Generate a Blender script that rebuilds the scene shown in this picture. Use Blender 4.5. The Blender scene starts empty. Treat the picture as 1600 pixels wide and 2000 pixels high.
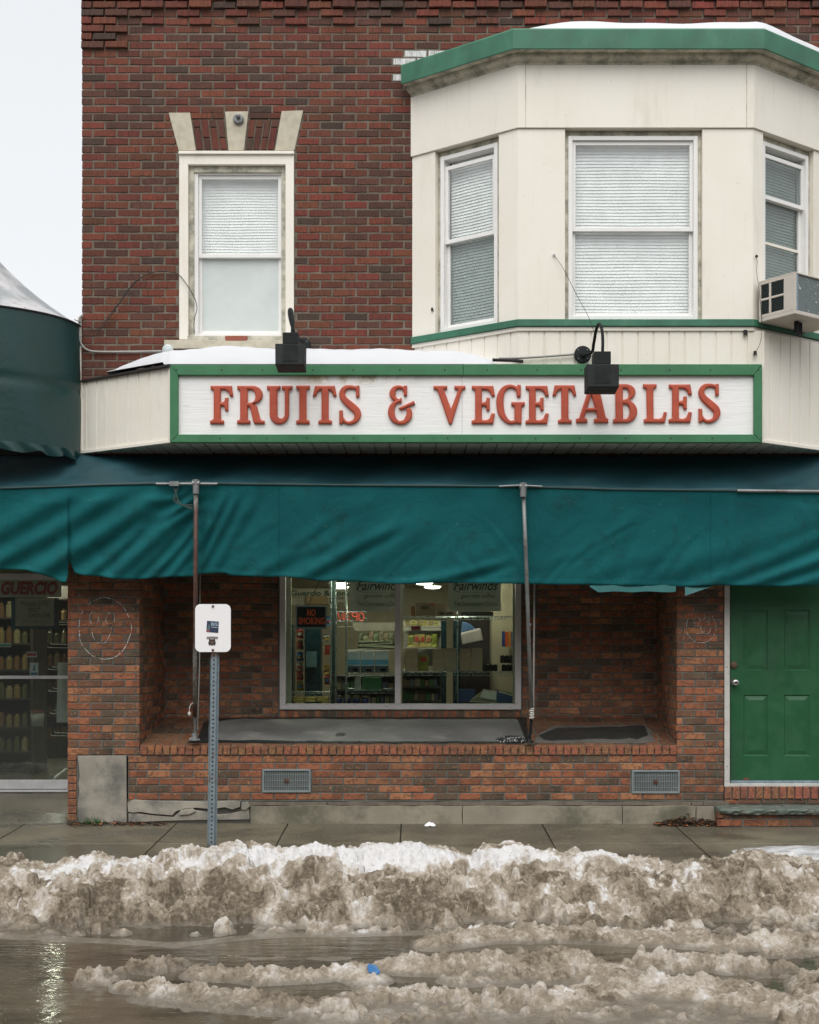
import bpy, math, random
import numpy as np
from mathutils import Vector, Matrix
R = math.radians
random.seed(7)
sc = bpy.context.scene

# ---------------------------------------------------------------- camera
S, D, H = 0.0044, 11.0, 1.575      # metres per photo pixel at the facade, camera distance, eye height
CX, YH = 810.0, 1250.0             # where the optical axis meets the photograph
cam_d = bpy.data.cameras.new('camera')
cam = bpy.data.objects.new('camera', cam_d)
sc.collection.objects.link(cam)
cam.location = (0, -D, H); cam.rotation_euler = (R(90), 0, 0)
cam_d.sensor_fit = 'VERTICAL'; cam_d.sensor_height = 36; cam_d.sensor_width = 28.8
cam_d.lens = (D / S) * 36 / 2000
cam_d.shift_y = (YH - 1000) / 2000
cam_d.shift_x = (800 - CX) / 2000
cam_d.clip_start = 0.1; cam_d.clip_end = 500
sc.camera = cam

# ---------------------------------------------------------------- sky, sun, exposure
w = bpy.data.worlds.new('World'); sc.world = w; w.use_nodes = True
nt = w.node_tree; nt.nodes.clear()
sky = nt.nodes.new('ShaderNodeTexSky'); sky.sky_type = 'NISHITA'; sky.sun_disc = False
SUN_EL, SUN_AZ = 56, 188           # high, from behind the camera
sky.sun_elevation = R(SUN_EL); sky.sun_rotation = R(SUN_AZ)
sky.air_density = 1.0; sky.dust_density = 4.0; sky.ozone_density = 1.0
hs = nt.nodes.new('ShaderNodeHueSaturation'); hs.inputs['Saturation'].default_value = 0.18
bg = nt.nodes.new('ShaderNodeBackground'); bg.inputs['Strength'].default_value = 0.118
wo = nt.nodes.new('ShaderNodeOutputWorld')
cl = nt.nodes.new('ShaderNodeMix'); cl.data_type = 'RGBA'; cl.inputs[0].default_value = .65; cl.inputs[7].default_value = (5.9, 6.05, 6.2, 1)   # cloud sheet
nt.links.new(sky.outputs[0], hs.inputs['Color']); nt.links.new(hs.outputs[0], cl.inputs[6]); nt.links.new(cl.outputs[2], bg.inputs['Color'])
nt.links.new(bg.outputs[0], wo.inputs['Surface'])
sl = bpy.data.lights.new('sun', 'SUN'); sl.energy = 1.35; sl.angle = R(60); sl.color = (1.0, 0.97, 0.92)
so = bpy.data.objects.new('sun', sl); sc.collection.objects.link(so)
so.rotation_euler = (R(90 - SUN_EL), 0, R(180 - SUN_AZ))
sc.view_settings.view_transform = 'Standard'; sc.view_settings.look = 'None'
sc.view_settings.gamma = 1; sc.view_settings.exposure = 0.6
sc.cycles.use_denoising = True
sc.cycles.max_bounces = 8; sc.cycles.diffuse_bounces = 4; sc.cycles.transparent_max_bounces = 16

# ---------------------------------------------------------------- helpers
def W(px, py, d=0.0):
    k = S * (D - d) / D
    return Vector(((px - CX) * k, -d, H + (YH - py) * k))
def XP(px, d=0.0): return (px - CX) * S * (D - d) / D
def ZP(py, d=0.0): return H + (YH - py) * S * (D - d) / D

class Plane:
    """upright plane through O, running along U, facing N"""
    def __init__(s, O, U):
        s.O = Vector(O); s.U = Vector(U).normalized(); s.N = Vector((s.U.y, -s.U.x, 0))
    def P(s, u, v, w=0.0): 
        p = s.O + s.U * u + s.N * w
        return Vector((p.x, p.y, v))
    def u(s, px):
        r = Vector(((px - CX) * S / D, 1, 0)); c = Vector((0, -D, 0)); o = Vector((s.O.x, s.O.y, 0))
        t = (o - c).dot(s.N) / r.dot(s.N)
        return (c + r * t - o).dot(s.U)
    def z(s, px, py):
        r = Vector(((px - CX) * S / D, 1, 0)); c = Vector((0, -D, 0)); o = Vector((s.O.x, s.O.y, 0))
        t = (o - c).dot(s.N) / r.dot(s.N)
        return H + (YH - py) * S / D * t
def front(d): return Plane((0, -d, 0), (1, 0, 0))   # u is world x

class MB:
    def __init__(s): s.v = []; s.f = []; s.c = []
    def quad(s, a, b, c, d, col=None):
        n = len(s.v); s.v += [tuple(a), tuple(b), tuple(c), tuple(d)]; s.f.append((n, n+1, n+2, n+3))
        if col: s.c += [col] * 4
        return s
    def box(s, a, b, col=None):
        x0, y0, z0 = a; x1, y1, z1 = b
        return s.hexa([(x0,y0,z0),(x1,y0,z0),(x1,y1,z0),(x0,y1,z0)], [(x0,y0,z1),(x1,y0,z1),(x1,y1,z1),(x0,y1,z1)], col)
    def hexa(s, lo, hi, col=None):
        n = len(s.v); k = len(lo)
        s.v += [tuple(p) for p in lo] + [tuple(p) for p in hi]
        s.f.append(tuple(n + i for i in reversed(range(k)))); s.f.append(tuple(n + k + i for i in range(k)))
        for i in range(k):
            j = (i + 1) % k; s.f.append((n+i, n+j, n+k+j, n+k+i))
        if col: s.c += [col] * (2 * k)
        return s
    def pb(s, pl, u0, u1, v0, v1, w0, w1, col=None):
        lo = [pl.P(u0,v0,w0), pl.P(u0,v0,w1), pl.P(u1,v0,w1), pl.P(u1,v0,w0)]
        hi = [pl.P(u0,v1,w0), pl.P(u0,v1,w1), pl.P(u1,v1,w1), pl.P(u1,v1,w0)]
        return s.hexa(lo, hi, col)
    def prism(s, pts, dvec, col=None):
        dv = Vector(dvec); return s.hexa([Vector(p) for p in pts], [Vector(p) + dv for p in pts], col)
    def tube(s, pts, r, n=8, caps=True, col=None):
        pts = [Vector(p) for p in pts]; rs = r if isinstance(r, (list, tuple)) else [r] * len(pts)
        base = len(s.v); prev = None
        for i, p in enumerate(pts):
            t = (pts[min(i+1, len(pts)-1)] - pts[max(i-1, 0)]).normalized()
            if prev is None:
                a = t.cross(Vector((0, 0, 1)));  
                if a.length < .05: a = t.cross(Vector((0, 1, 0)))
            else: a = prev - t * prev.dot(t)
            a.normalize(); prev = a; b = t.cross(a)
            for k in range(n):
                an = 2 * math.pi * k / n
                s.v.append(tuple(p + (a * math.cos(an) + b * math.sin(an)) * rs[i]))
                if col: s.c.append(col)
        for i in range(len(pts) - 1):
            for k in range(n):
                q = (k + 1) % n
                s.f.append((base+i*n+k, base+i*n+q, base+(i+1)*n+q, base+(i+1)*n+k))
        if caps:
            s.f.append(tuple(base + k for k in reversed(range(n)))); e = base + (len(pts)-1)*n
            s.f.append(tuple(e + k for k in range(n)))
        return s
    def lathe(s, c, prof, n=20, axis='z', col=None):
        c = Vector(c); base = len(s.v); m = len(prof)
        for r, h in prof:
            for k in range(n):
                a = 2 * math.pi * k / n; x, y = r * math.cos(a), r * math.sin(a)
                s.v.append(tuple(c + (Vector((x, y, h)) if axis == 'z' else Vector((x, -h, y)))))
                if col: s.c.append(col)
        for i in range(m - 1):
            for k in range(n):
                q = (k + 1) % n; s.f.append((base+i*n+k, base+i*n+q, base+(i+1)*n+q, base+(i+1)*n+k))
        if prof[0][0] > 1e-6: s.f.append(tuple(base + k for k in reversed(range(n))))
        if prof[-1][0] > 1e-6: s.f.append(tuple(base + (m-1)*n + k for k in range(n)))
        return s
    def grid(s, P):       # P[i][j] points
        n = len(s.v); a = len(P); b = len(P[0])
        for row in P: s.v += [tuple(p) for p in row]
        for i in range(a - 1):
            for j in range(b - 1):
                s.f.append((n+i*b+j, n+i*b+j+1, n+(i+1)*b+j+1, n+(i+1)*b+j))
        return s
    def build(s, name, m, parent=None, bevel=0, smooth=False, fix=False, solid=0):
        o_ = Vector((0, 0, 0))
        q = parent
        while q is not None: o_ += Vector(q.location); q = q.parent
        me = bpy.data.meshes.new(name)
        me.from_pydata([(x-o_.x, y-o_.y, z-o_.z) for x, y, z in s.v], [], s.f)
        if s.c and len(s.c) == len(s.v):
            at = me.color_attributes.new('Col', 'FLOAT_COLOR', 'POINT')
            at.data.foreach_set('color', np.array([(*c, 1.0) if len(c) == 3 else c for c in s.c], dtype=np.float32).ravel())
        me.materials.append(m)
        if fix:
            import bmesh
            b = bmesh.new(); b.from_mesh(me); bmesh.ops.recalc_face_normals(b, faces=b.faces); b.to_mesh(me); b.free()
        if smooth: me.shade_smooth()
        ob = bpy.data.objects.new(name, me); sc.collection.objects.link(ob)
        if parent: ob.parent = parent
        if solid:
            md = ob.modifiers.new('thick', 'SOLIDIFY'); md.thickness = solid
        if bevel:
            md = ob.modifiers.new('edge', 'BEVEL'); md.width = bevel; md.segments = 2; md.limit_method = 'ANGLE'
        return ob

def tag(o, label=None, cat=None, group=None, kind=None):
    if label: o['label'] = label
    if cat: o['category'] = cat
    if group: o['group'] = group
    if kind: o['kind'] = kind
    return o
def thing(name, loc, label, cat, group=None):
    o = bpy.data.objects.new(name, None); o.empty_display_size = .2
    sc.collection.objects.link(o); o.location = loc
    return tag(o, label, cat, group)
def copy_tree(o, parent=None):
    c = o.copy(); sc.collection.objects.link(c)
    if parent: c.parent = parent
    for ch in list(o.children): copy_tree(ch, c)
    return c
def ctr(pts, n=10):     # catmull-rom through points
    pts = [Vector(p) for p in pts]; out = []
    for i in range(len(pts) - 1):
        p0 = pts[max(i-1, 0)]; p1 = pts[i]; p2 = pts[i+1]; p3 = pts[min(i+2, len(pts)-1)]
        for k in range(n):
            t = k / n
            out.append(.5 * ((2*p1) + (p2-p0)*t + (2*p0-5*p1+4*p2-p3)*t*t + (3*p1-p0-3*p2+p3)*t**3))
    out.append(pts[-1]); return out
def lerp(pts, x):
    if x <= pts[0][0]: return pts[0][1]
    for (a, b), (c, d) in zip(pts, pts[1:]):
        if x <= c: return b + (d-b) * (x-a) / (c-a)
    return pts[-1][1]

# ---------------------------------------------------------------- materials
def srgb(r, g, b):
    f = lambda c: (c/255/12.92) if c/255 <= .04045 else ((c/255+.055)/1.055)**2.4
    return (f(r), f(g), f(b))
class M:
    def __init__(s, name):
        s.m = bpy.data.materials.new(name); s.m.use_nodes = True; s.nt = s.m.node_tree; s.nt.nodes.clear()
        s.out = s.n('ShaderNodeOutputMaterial'); s.tc = s.n('ShaderNodeTexCoord')
    def n(s, t, **k):
        nd = s.nt.nodes.new(t)
        for a, b in k.items(): setattr(nd, a, b)
        return nd
    def l(s, a, b): s.nt.links.new(a, b)
    def map(s, scale=(1,1,1), loc=(0,0,0)):
        mp = s.n('ShaderNodeMapping'); mp.inputs['Scale'].default_value = scale; mp.inputs['Location'].default_value = loc
        s.l(s.tc.outputs['Object'], mp.inputs[0]); return mp.outputs[0]
    def noise(s, scale, detail=4, rough=.6, st=(1,1,1), loc=(0,0,0), dist=0):
        nz = s.n('ShaderNodeTexNoise'); nz.inputs['Scale'].default_value = scale; nz.inputs['Detail'].default_value = detail
        nz.inputs['Roughness'].default_value = rough; nz.inputs['Distortion'].default_value = dist
        s.l(s.map(st, loc), nz.inputs['Vector']); return nz.outputs[0]
    def ramp(s, v, a, b, c0=0., c1=1.):
        r = s.n('ShaderNodeMapRange'); r.inputs['From Min'].default_value = a; r.inputs['From Max'].default_value = b
        r.inputs['To Min'].default_value = c0; r.inputs['To Max'].default_value = c1; r.interpolation_type = 'SMOOTHSTEP'
        s.l(v, r.inputs[0]); return r.outputs[0]
    def math(s, op, a, b):
        r = s.n('ShaderNodeMath', operation=op)
        for i, x in enumerate((a, b)):
            if isinstance(x, (int, float)): r.inputs[i].default_value = x
            else: s.l(x, r.inputs[i])
        return r.outputs[0]
    def mix(s, f, a, b, mode='MIX'):
        r = s.n('ShaderNodeMix', data_type='RGBA', blend_type=mode)
        for i, x in ((0, f), (6, a), (7, b)):
            if isinstance(x, (int, float)): r.inputs[i].default_value = x
            elif isinstance(x, tuple): r.inputs[i].default_value = (*x[:3], 1)
            else: s.l(x, r.inputs[i])
        return r.outputs[2]
    def bsdf(s, col, rough=.6, metal=0, bump=None, bstr=.3, bdist=.01, spec=.5, emis=None, estr=0, coat=0, sss=0):
        p = s.n('ShaderNodeBsdfPrincipled'); s.p = p
        if isinstance(col, tuple): p.inputs['Base Color'].default_value = (*col[:3], 1)
        else: s.l(col, p.inputs['Base Color'])
        if isinstance(rough, (int, float)): p.inputs['Roughness'].default_value = rough
        else: s.l(rough, p.inputs['Roughness'])
        p.inputs['Metallic'].default_value = metal; p.inputs['Specular IOR Level'].default_value = spec
        p.inputs['Coat Weight'].default_value = coat
        if sss:
            p.inputs['Subsurface Weight'].default_value = sss; p.inputs['Subsurface Radius'].default_value = (.02, .02, .02)
            p.inputs['Subsurface Scale'].default_value = .5
        if emis: p.inputs['Emission Color'].default_value = (*emis, 1); p.inputs['Emission Strength'].default_value = estr
        if bump is not None:
            b = s.n('ShaderNodeBump'); b.inputs['Strength'].default_value = bstr; b.inputs['Distance'].default_value = bdist
            s.l(bump, b.inputs['Height']); s.l(b.outputs[0], p.inputs['Normal'])
        s.l(p.outputs[0], s.out.inputs[0]); return s.m

def plain(name, col, rough=.6, metal=0, var=.12, vs=6, bump=.15, bs=60, dirt=None, da=(.55, .8), dscale=3, dst=(1,1,1), spec=.5, damt=1.0):
    m = M(name)
    c = m.mix(m.ramp(m.noise(vs, 5), .3, .7), tuple(x*(1-var) for x in col), tuple(min(1, x*(1+var)) for x in col))
    if dirt: c = m.mix(m.math('MULTIPLY', m.ramp(m.noise(dscale, 8, .65, dst, (3.1, 1.7, 5.3)), *da), damt), c, dirt)
    rr = m.ramp(m.noise(vs*2, 4), .3, .7, max(0, rough-.08), min(1, rough+.08))
    return m.bsdf(c, rr, metal, m.noise(bs, 5), bump, .004, spec)
MT = {}
m = M('cream_metal'); cc = m.mix(m.ramp(m.noise(2.5, 5), .3, .7), (.80, .755, .665), (.83, .79, .71))
cc = m.mix(m.ramp(m.noise(2.2, 8, .65, (2.5, 2.5, .6), (3, 1, 5)), .52, .78, 0, .35), cc, (.52, .48, .37))
cc = m.mix(m.ramp(m.noise(26, 3, .6, (1, 1, .035)), .60, .80, 0, .18), cc, (.36, .35, .26))
cc = m.mix(m.ramp(m.noise(70, 2, .5), .745, .765, 0, .6), cc, (.15, .13, .10))
MT['cream'] = m.bsdf(cc, m.ramp(m.noise(5, 4), .3, .7, .38, .55), 0, m.noise(3, 3), .12, .01)
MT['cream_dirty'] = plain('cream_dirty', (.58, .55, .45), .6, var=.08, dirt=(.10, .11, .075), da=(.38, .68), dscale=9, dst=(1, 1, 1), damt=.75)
MT['white'] = plain('white_vinyl', (.80, .79, .77), .4, var=.02, bump=.02, dirt=(.45, .45, .42), da=(.6, .85), dscale=4, damt=.4)
MT['green'] = plain('green_paint', (.034, .148, .088), .55, var=.2, vs=5, dirt=(.10, .24, .17), da=(.52, .8), dscale=7, dst=(1, 1, .35), damt=.55, bump=.1)
MT['green_dark'] = plain('green_sign_paint', (.035, .165, .07), .5, var=.1, dirt=(.02, .07, .03), da=(.58, .8), dscale=12, damt=.6)
MT['black'] = plain('black_metal', (.007, .010, .010), .65, var=.3, spec=.3)
MT['dark'] = plain('dark_tar', (.02, .018, .017), .8, var=.3)
MT['brown'] = plain('brown_trim', (.09, .05, .035), .7, dirt=(.02, .018, .015), dscale=8)
MT['stone'] = plain('limestone', (.50, .46, .36), .85, var=.12, vs=14, bump=.4, bs=120, dirt=(.32, .29, .23), dscale=5)
MT['galv'] = plain('galvanised_steel', (.22, .29, .34), .5, .35, var=.2, vs=12, dirt=(.12, .06, .03), da=(.66, .78), dscale=6)
MT['pipe'] = plain('old_pipe', (.22, .23, .23), .5, .5, var=.2, dirt=(.10, .055, .035), da=(.55, .7), dscale=6)
MT['rust'] = plain('rusty_pipe', (.12, .062, .045), .75, .1, var=.35, vs=14, dirt=(.25, .23, .2), da=(.5, .72), dscale=9, dst=(3, 3, 1))
MT['conduit'] = plain('grey_conduit', (.30, .30, .28), .5, .3)
MT['interior_dark'] = plain('interior_dark', (.03, .05, .05), .5)
MT['cable'] = plain('cable', (.02, .022, .02), .6)

def brickmat(name, wire, mort):
    m = M(name)
    at = m.n('ShaderNodeAttribute'); at.attribute_name = 'Col'
    c = at.outputs['Color']
    if wire:
        st = m.noise(60, 3, .7, (2.2, 2.2, .16)); bl = m.noise(9, 5, .7)
        c = m.mix(m.ramp(st, .44, .66, 0, .62), c, (.018, .012, .010))
        c = m.mix(m.ramp(bl, .55, .8, 0, .5), c, (.05, .035, .027))
        sp = m.ramp(m.noise(180, 2), .70, .76); c = m.mix(m.math('MULTIPLY', sp, .35), c, (.35, .32, .28))
        return m.bsdf(c, .85, 0, st, .9, .006)
    a = m.noise(17, 4, .62, (1, 1, 1.5), dist=1.2); b = m.noise(42, 4, .6, loc=(4, 2, 1), dist=.8)
    c = m.mix(m.ramp(a, .47, .58, 0, .75), c, (.13, .050, .026))
    c = m.mix(m.ramp(b, .57, .68, 0, .7), c, (.42, .21, .10))
    c = m.mix(m.ramp(m.noise(2.6, 5), .48, .75, 0, .35), c, (.06, .045, .03))
    c = m.mix(m.ramp(m.noise(110, 3, .7), .56, .70, 0, .5), c, (.05, .03, .02))
    return m.bsdf(c, .72, 0, m.noise(60, 5), .7, .006)
MT['brick_old'] = brickmat('wirecut_brick', True, 0)
MT['brick_new'] = brickmat('flashed_brick', False, 0)
MT['mortar_old'] = plain('old_mortar', (.155, .13, .10), .95, var=.25, vs=10, bump=.6, bs=150, dirt=(.10, .088, .07), da=(.5, .75), dscale=4)
MT['mortar_new'] = plain('grey_mortar', (.13, .135, .12), .95, var=.2, vs=8, bump=.5, bs=150)

def glassmat(name, tint=(.985, .995, .99), rough=0.02, haze=0., hc=(.7, .75, .73), refl=1.3):
    m = M(name); tr = m.n('ShaderNodeBsdfTransparent'); tr.inputs[0].default_value = (*tint, 1)
    gl = m.n('ShaderNodeBsdfGlossy'); gl.inputs['Roughness'].default_value = rough; gl.inputs[0].default_value = (1, 1, 1, 1)
    lw_ = m.n('ShaderNodeLayerWeight'); lw_.inputs[0].default_value = .5
    fr = m.n('ShaderNodeMapRange'); fr.inputs['To Min'].default_value = .035; m.l(m.math('POWER', lw_.outputs['Facing'], 5), fr.inputs[0])   # same from both sides
    bp = m.n('ShaderNodeBump'); bp.inputs['Strength'].default_value = .06; bp.inputs['Distance'].default_value = .02
    m.l(m.noise(1.6, 2), bp.inputs['Height']); m.l(bp.outputs[0], gl.inputs['Normal'])
    base = tr.outputs[0]
    if haze:
        df = m.n('ShaderNodeBsdfDiffuse'); df.inputs[0].default_value = (*hc, 1)
        mh = m.n('ShaderNodeMixShader'); m.l(m.ramp(m.noise(3, 5), .2, .8, haze*.88, min(1, haze*1.12)), mh.inputs[0])
        m.l(base, mh.inputs[1]); m.l(df.outputs[0], mh.inputs[2]); base = mh.outputs[0]
    mx = m.n('ShaderNodeMixShader'); m.l(m.math('MULTIPLY', fr.outputs[0], refl), mx.inputs[0])
    m.l(base, mx.inputs[1]); m.l(gl.outputs[0], mx.inputs[2]); m.l(mx.outputs[0], m.out.inputs[0]); return m.m
MT['glass'] = glassmat('window_glass')
MT['glass_shop'] = glassmat('shop_glass', (.86, .93, .89), refl=.8)
MT['glass_door'] = glassmat('door_glass', (.84, .90, .87), haze=.055, hc=(.42, .44, .42), refl=1.5)
MT['glass_soft'] = glassmat('dusty_glass', haze=.07, hc=(.82, .84, .84))
MT['glass_film'] = glassmat('filmed_glass', (.9, .95, .95), haze=.6, hc=(.80, .84, .82))
MT['glass_grey'] = glassmat('screened_glass', (.80, .83, .82), haze=.07, hc=(.42, .46, .45))
def emit(name, col, s):
    m = M(name); e = m.n('ShaderNodeEmission'); e.inputs[0].default_value = (*col, 1); e.inputs[1].default_value = s
    m.l(e.outputs[0], m.out.inputs[0]); return m.m
def flat(name, col, rough=.6): return plain(name, col, rough, var=.1, bump=.1)
_fc = {}
def F(col, rough=.6):
    k = (tuple(round(c, 3) for c in col), rough)
    if k not in _fc: _fc[k] = flat('painted_%d' % len(_fc), col, rough)
    return _fc[k]

# ---------------------------------------------------------------- bricks
def one_brick(mb, pl, u0, u1, v0, v1, col, rng, dep=.022, out=0., jit=.0012, seg=None, back=-.03, col2=None):
    n = seg or max(2, int((u1-u0)/.034)); b = .0035
    colB = col2 or col
    o = out + rng.uniform(-.002, .002); tw = rng.uniform(-.0015, .0015)
    base = len(mb.v)
    dz = rng.uniform(-jit, jit); v0 += dz; v1 += dz
    for i in range(n + 1):
        t = i / n; u = u0 + (u1-u0)*t
        e = (b if i == 0 else (-b if i == n else 0)); ww = o + tw*(t-.5)*2
        ja, jb = rng.uniform(-jit, jit), rng.uniform(-jit, jit)
        for (uu, vv, wz) in ((u, v0+ja, back), (u, v0+ja, ww-b), (u+e, v0+b+ja, ww), (u+e, v1-b+jb, ww), (u, v1+jb, ww-b), (u, v1+jb, back)):
            mb.v.append(tuple(pl.P(uu, vv, wz))); mb.c.append(col if t < .5 else colB)
    for i in range(n):
        for k in range(5):
            a = base + i*6 + k; mb.f.append((a, a+6, a+7, a+1))
    mb.f.append(tuple(base + k for k in range(6))); e = base + n*6
    mb.f.append(tuple(e + k for k in reversed(range(6))))

def course_wall(mb, pl, u0, u1, v0, v1, pv, pu, joint, pal, seed, holes=(), shift=0., outf=None, jit=.0012, half=True, phase=0):
    rng = random.Random(seed); n = int(round((v1-v0)/pv)); pv = (v1-v0)/n
    for r in range(n):
        a, b = v0 + r*pv + joint/2, v0 + (r+1)*pv - joint/2
        off = shift + (pu/2 if (r + phase) % 2 and half else 0) + rng.uniform(-.003, .003)
        x = u0 - (pu - off % pu) % pu
        while x < u1 - .01:
            segs = [(max(x, u0), min(x + pu - joint, u1))]
            for hf in holes:
                hh = hf((a+b)/2) if callable(hf) else (hf[:2] if (hf[2] < (a+b)/2 < hf[3]) else None)
                if not hh: continue
                ns = []
                for p, q in segs:
                    if q <= hh[0] or p >= hh[1]: ns.append((p, q)); continue
                    if p < hh[0]: ns.append((p, hh[0] - .006))
                    if q > hh[1]: ns.append((hh[1] + .006, q))
                segs = ns
            for p, q in segs:
                if q - p > .02:
                    o = outf(r, (p+q)/2, (a+b)/2) if outf else 0
                    c1_ = pal(rng, (p+q)/2, (a+b)/2); c2_ = None
                    if pal is pal_new and q-p > .12 and rng.random() < .7:
                        k_ = rng.choice((.55, .7, .85, 1.2)); c2_ = tuple(x_*k_*(1 if i_ else .95) for i_, x_ in enumerate(c1_))
                    one_brick(mb, pl, p + rng.uniform(-.001, .001), q + rng.uniform(-.001, .001), a, b, c1_, rng, out=o, jit=jit, col2=c2_)
            x += pu
def pal_old(rng, u, v):
    x_, y_ = u/S + CX, YH - (v-H)/S
    if 770 < x_ < 915 and 95 < y_ < 180 and y_ < 150 - (x_-775)*.30 + (25 if x_ < 790 else 0) and rng.random() < .93: return (.72, .72, .71)
    t = rng.random(); k = rng.uniform(.75, 1.2)
    if t < .06: c = (.070, .038, .027)
    elif t < .30: c = (.100, .038, .024)
    else: c = (.150 + rng.uniform(-.025, .03), .040 + rng.uniform(-.007, .008), .022)
    return tuple(x*k for x in c)
def pal_new(rng, u, v):
    t = rng.random(); k = rng.uniform(.8, 1.18)
    if t < .20: c = (.088, .066, .042)
    elif t < .38: c = (.17, .080, .044)
    elif t < .62: c = (.33, .138, .062)
    else: c = (.285, .094, .042)
    return tuple(x*k for x in c)
# ================================================================ SETTING
# sidewalk falls 3.4 % towards the road; road lies a kerb lower
SLW = 0.034
ZW = -0.215                           # water level on the road
def gz(d): return -SLW * d
m = M('wet_concrete')
base = m.mix(m.ramp(m.noise(1.3, 6, .6), .35, .7), (.150, .130, .088), (.062, .055, .038))
base = m.mix(m.ramp(m.noise(75, 4, .8), .50, .66, 0, .75), base, (.30, .27, .21))
base = m.mix(m.ramp(m.noise(70, 3, .7, loc=(9, 2, 0)), .56, .66, 0, .7), base, (.035, .033, .026))
wet = m.ramp(m.noise(.9, 5, .55, (1, 1.8, 1), loc=(2.2, .4, 0)), .48, .62)
at = m.n('ShaderNodeSeparateXYZ'); m.l(m.tc.outputs['Object'], at.inputs[0])
pud = m.math('MULTIPLY', m.ramp(at.outputs['Y'], -1.05, -.88, 1, 0), m.ramp(at.outputs['X'], -2.35, -1.9, 1, 0))
base = m.mix(m.math('MULTIPLY', wet, .6), base, (.06, .056, .042)); base = m.mix(m.math('MULTIPLY', pud, .6), base, (.045, .045, .032))
rg = m.math('SUBTRACT', m.ramp(wet, 0, 1, .50, .24), m.math('MULTIPLY', pud, .22))
MT['sidewalk'] = m.bsdf(base, rg, 0, m.noise(120, 4, .7), .25, .003)
MT['soil'] = plain('joint_dirt', (.035, .032, .024), .9)
MT['road'] = plain('wet_asphalt', (.05, .047, .04), .45, var=.3, vs=3, bump=.5, bs=140)

# low buildings over the road, behind the photographer : they are what the shop glass mirrors
def across():
    t = thing('building_across_street', (0, -20, -.3), 'low dark brick buildings over the road, mirrored faintly in the shop glass', 'building')
    g = MB()
    for a, b, h in ((-40, -13, 7.0), (-12.8, 1, 8.4), (1.2, 12, 6.6), (12.2, 40, 7.8)): g.box((a, -26, -.3), (b, -20, h))
    g.build('wall', F((.10, .08, .065), .9), t)
    for x in range(-28, 29, 4):
        g = MB(); g.box((x, -19.99, 1.), (x+1.7, -19.96, 2.8)); g.build('window', F((.03, .04, .045), .3), t)
across()
g = MB(); g.box((-60, -60, -.60), (60, 60, -.32)); tag(g.build('ground', MT['road']), kind='structure')
g = MB(); g.box((-16, -14, -.319), (16, -2.05, -.262)); tag(g.build('road', MT['road']), kind='structure')
# slabs
joints = [-2200, -1600, -1200, -900, -600, -250, 52, 345, 563, 784, 1058, 1313, 1600, 1900, 2200, 2600, 3200]
xs = [XP(j) for j in joints]
g = MB(); rng = random.Random(3)
for a, b in zip(xs, xs[1:]):
    for y0, y1 in ((.30, -.892), (-.900, -1.86)):
        dz = rng.uniform(-.003, .001)
        p = [(a+.005, y1, gz(-y1)+dz), (b-.005, y1, gz(-y1)+dz), (b-.005, y0, gz(-y0)+dz), (a+.005, y0, gz(-y0)+dz)]
        g.hexa([(x, y, z-.08) for x, y, z in p], p)
tag(g.build('sidewalk', MT['sidewalk'], bevel=.004), kind='structure')
g = MB(); g.hexa([(-16, -1.86, -.31), (16, -1.86, -.31), (16, .3, -.31), (-16, .3, -.31)], [(-16, -1.86, gz(1.86)-.02), (16, -1.86, gz(1.86)-.02), (16, .3, gz(-.3)-.02), (-16, .3, gz(-.3)-.02)])
tag(g.build('sidewalk_base', MT['soil']), kind='structure')
g = MB(); g.hexa([(-16, -2.02, -.261), (16, -2.02, -.261), (16, -1.868, -.261), (-16, -1.868, -.261)], [(-16, -2.02, -.068), (16, -2.02, -.068), (16, -1.868, -.064), (-16, -1.868, -.064)])
tag(g.build('kerb', MT['sidewalk'], bevel=.01), kind='structure')
# standing water on the road
m = M('muddy_water')
rip = m.noise(5, 3, .55, (1, 3.2, 1)); rip2 = m.noise(26, 2, .5, (1, 2.2, 1))
hgt = m.math('ADD', rip, m.math('MULTIPLY', rip2, .16))
wc = m.mix(m.ramp(m.noise(1.1, 5, .6, (1, 2.5, 1)), .4, .65), (.115, .096, .068), (.055, .047, .034))
MT['water'] = m.bsdf(wc, m.ramp(m.noise(2.5, 4, .6, (1, 2, 1)), .42, .62, .04, .15), 0, hgt, .22, .02)
g = MB(); g.box((-15.9, -13.9, ZW-.02), (15.9, -2.06, ZW)); tag(g.build('water', MT['water']), kind='structure')

# ---------------------------------------------------------------- noise for the snow
def vnoise(x, y, seed):
    r = np.random.RandomState(seed); T = r.rand(256, 256)
    xi = np.floor(x).astype(int); yi = np.floor(y).astype(int); fx = x - xi; fy = y - yi
    fx = fx*fx*(3-2*fx); fy = fy*fy*(3-2*fy)
    a = T[yi % 256, xi % 256]; b = T[yi % 256, (xi+1) % 256]; c = T[(yi+1) % 256, xi % 256]; d = T[(yi+1) % 256, (xi+1) % 256]
    return (a*(1-fx)+b*fx)*(1-fy) + (c*(1-fx)+d*fx)*fy
def fbm(x, y, f, oc, seed, g=.5):
    s = 0; a = 1; t = 0
    for i in range(oc): s = s + a*vnoise(x*f + 17.3*i, y*f - 9.1*i, seed+i); t += a; a *= g; f *= 2.03
    return s / t
def sst(x, a, b): t = np.clip((x-a)/(b-a), 0, 1); return t*t*(3-2*t)

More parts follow.
